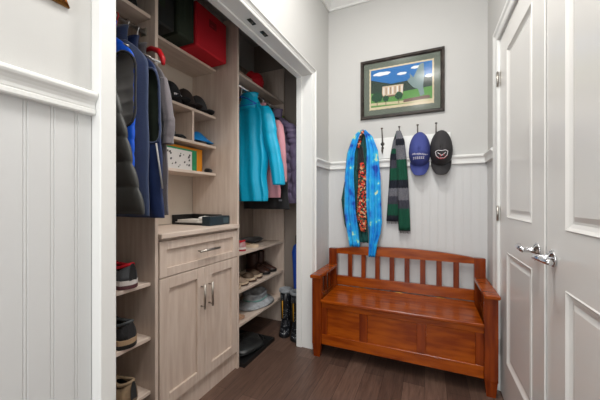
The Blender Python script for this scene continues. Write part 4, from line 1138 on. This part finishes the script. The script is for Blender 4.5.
# shelf 3
pouch('glove', 'crumpled black glove in the left cubby above the books', 'glove', (-1.50, 1.315, 1.5945), 0.042, BLACK, (1.0, 1.1, 0.8), 3)
pouch('glove', 'flat black glove beside the other in the left cubby', 'glove', (-1.49, 1.395, 1.5945), 0.04, BLACK, (1.0, 1.05, 0.45), 6)
t = thing('visor', 'bright blue visor with black strap in the right cubby', 'visor', (-1.52, 1.575, 1.5945), 0.0)
b = MB(); R = []
for j in range(7):
    q = j/6; row = []
    for i in range(15):
        s = -1+2*i/14; row.append((0.02+0.07*q, s*0.098*(1-0.15*q*q), 0.01+0.075*(1-s*s)*(1-q)**0.8+0.004))
    R.append(row)
b.loft(R, cap=False, close=False); b.build('brim', mat('visor_blue', (10, 130, 205), .5), t, mods=(('solid', 0.006, 1),))
b = MB(); b.tube([(-0.075*math.cos(a), 0.082*math.sin(a), 0.05) for a in [PI*(-0.5+i/12) for i in range(13)]], 0.012, n=8); b.build('strap', BLACK, t)
# shelf 4: books
def book(label, y0, y1, x0, x1, h, m, lean=0.0, pages=True, group='books in the cubby'):
    t = thing('book', label, 'book', ((x0+x1)/2, (y0+y1)/2, 1.3965), rot=(0, 0, 0), group=group)
    a, c = (x1-x0)/2, (y1-y0)/2
    b = MB(); b.box(-a, a, -c, -c+0.002, 0, h); b.box(-a, a, c-0.002, c, 0, h); b.box(a-0.002, a, -c, c, 0, h); b.build('cover', m, t)
    MB().box(-a+0.003, a-0.0022, -c+0.0022, c-0.0022, 0.003, h-0.003).build('pages', PAPER, t)
    return t
spk = mat('white_patterned_cover', (222, 218, 214), .6)
bw = book('white children\'s book with small dark drawings, face out in the cubby', 1.20, 1.46, -1.462, -1.44, 0.125, spk)
b = MB(); rnd = random.Random(5)
for k in range(24):
    yy = rnd.uniform(-0.115, 0.115); z_ = rnd.uniform(0.014, 0.110); a = rnd.uniform(0.004, 0.009)
    b.prism([(yy-a, z_-a), (yy+a*0.6, z_-a*0.8), (yy+a, z_+a*0.6), (yy, z_+a), (yy-a*0.9, z_+a*0.3)], 0, 0.0112, 0.0117)
b.build('drawings', mat('print_ink', (75, 70, 72), .7), bw)
book('green book standing behind the white one', 1.19, 1.53, -1.492, -1.466, 0.142, mat('green_cover', (30, 140, 90), .6))
book('orange folder standing farthest back, right of the green book', 1.18, 1.615, -1.52, -1.496, 0.165, mat('orange_cover', (238, 150, 20), .6))
pouch('small_case', 'small black case right of the orange folder', 'case', (-1.46, 1.638, 1.3965), 0.024, BLACK, (1.0, 1.3, 0.7), 11)

# ------------------------------------------------------------------ lamps, added rear light
def downlight(x, y, label, p):
    t = thing('ceiling_light', label, 'ceiling light', (x, y, CZ-0.001), group='recessed ceiling lights')
    MB().lathe([(0.05, 0), (0.05, -0.003), (0.075, -0.004), (0.08, -0.001), (0.08, 0)], (0, 0, 0), n=28).build('ring', TRIM, t)
    em = bpy.data.materials.get('lamp_glow')
    if not em:
        em = bpy.data.materials.new('lamp_glow'); em.use_nodes = True
        e = em.node_tree.nodes['Principled BSDF']; e.inputs['Emission Color'].default_value = (1, 0.93, 0.85, 1); e.inputs['Emission Strength'].default_value = 3
    MB().lathe([(0.0, -0.0045), (0.048, -0.0045), (0.048, -0.0035), (0, -0.0035)], (0, 0, 0), n=24).build('lens', em, t)
    l = bpy.data.lights.new('downlight', 'AREA'); l.shape = 'DISK'; l.size = 0.32; l.energy = p; l.color = (1.0, 0.975, 0.945)
    o = bpy.data.objects.new('downlight', l); C.objects.link(o); o.location = (x, y, CZ-0.02)
downlight(-0.30, 1.35, 'round recessed ceiling light nearest the bench', 19)
downlight(0.02, 0.45, 'added recessed ceiling light over the middle of the hall', 15)  # extra unseen lamp, added to send more light into the closet
downlight(-0.15, -0.8, 'round recessed ceiling light near the added rear window', 12)
l = bpy.data.lights.new('added_window_light', 'AREA'); l.shape = 'RECTANGLE'; l.size = 1.0; l.size_y = 2.3; l.energy = 36; l.color = (0.96, 0.98, 1.0)  # added fill light at the rear opening, out of view
o = bpy.data.objects.new('added_window_light', l); C.objects.link(o); o.location = (-0.225, RY+0.03, 1.5); o.rotation_euler = (PI/2, 0, 0)

wd = bpy.data.worlds.new('sky'); bpy.context.scene.world = wd; wd.use_nodes = True
wd.node_tree.nodes['Background'].inputs['Color'].default_value = (0.85, 0.92, 1.0, 1)
wd.node_tree.nodes['Background'].inputs['Strength'].default_value = 1.5

# ------------------------------------------------------------------ camera
cam = bpy.data.cameras.new('camera'); cam.sensor_width = 36; cam.lens = 287/600*36; cam.clip_start = 0.01
co = bpy.data.objects.new('camera', cam); C.objects.link(co)
co.location = (0, 0, 1.2); co.rotation_euler = (PI/2, 0, math.radians(24.0))
sc = bpy.context.scene
sc.camera = co
sc.view_settings.view_transform = 'Standard'; sc.view_settings.look = 'None'
sc.view_settings.gamma = 1; sc.view_settings.use_curve_mapping = False
sc.view_settings.exposure = 0.10
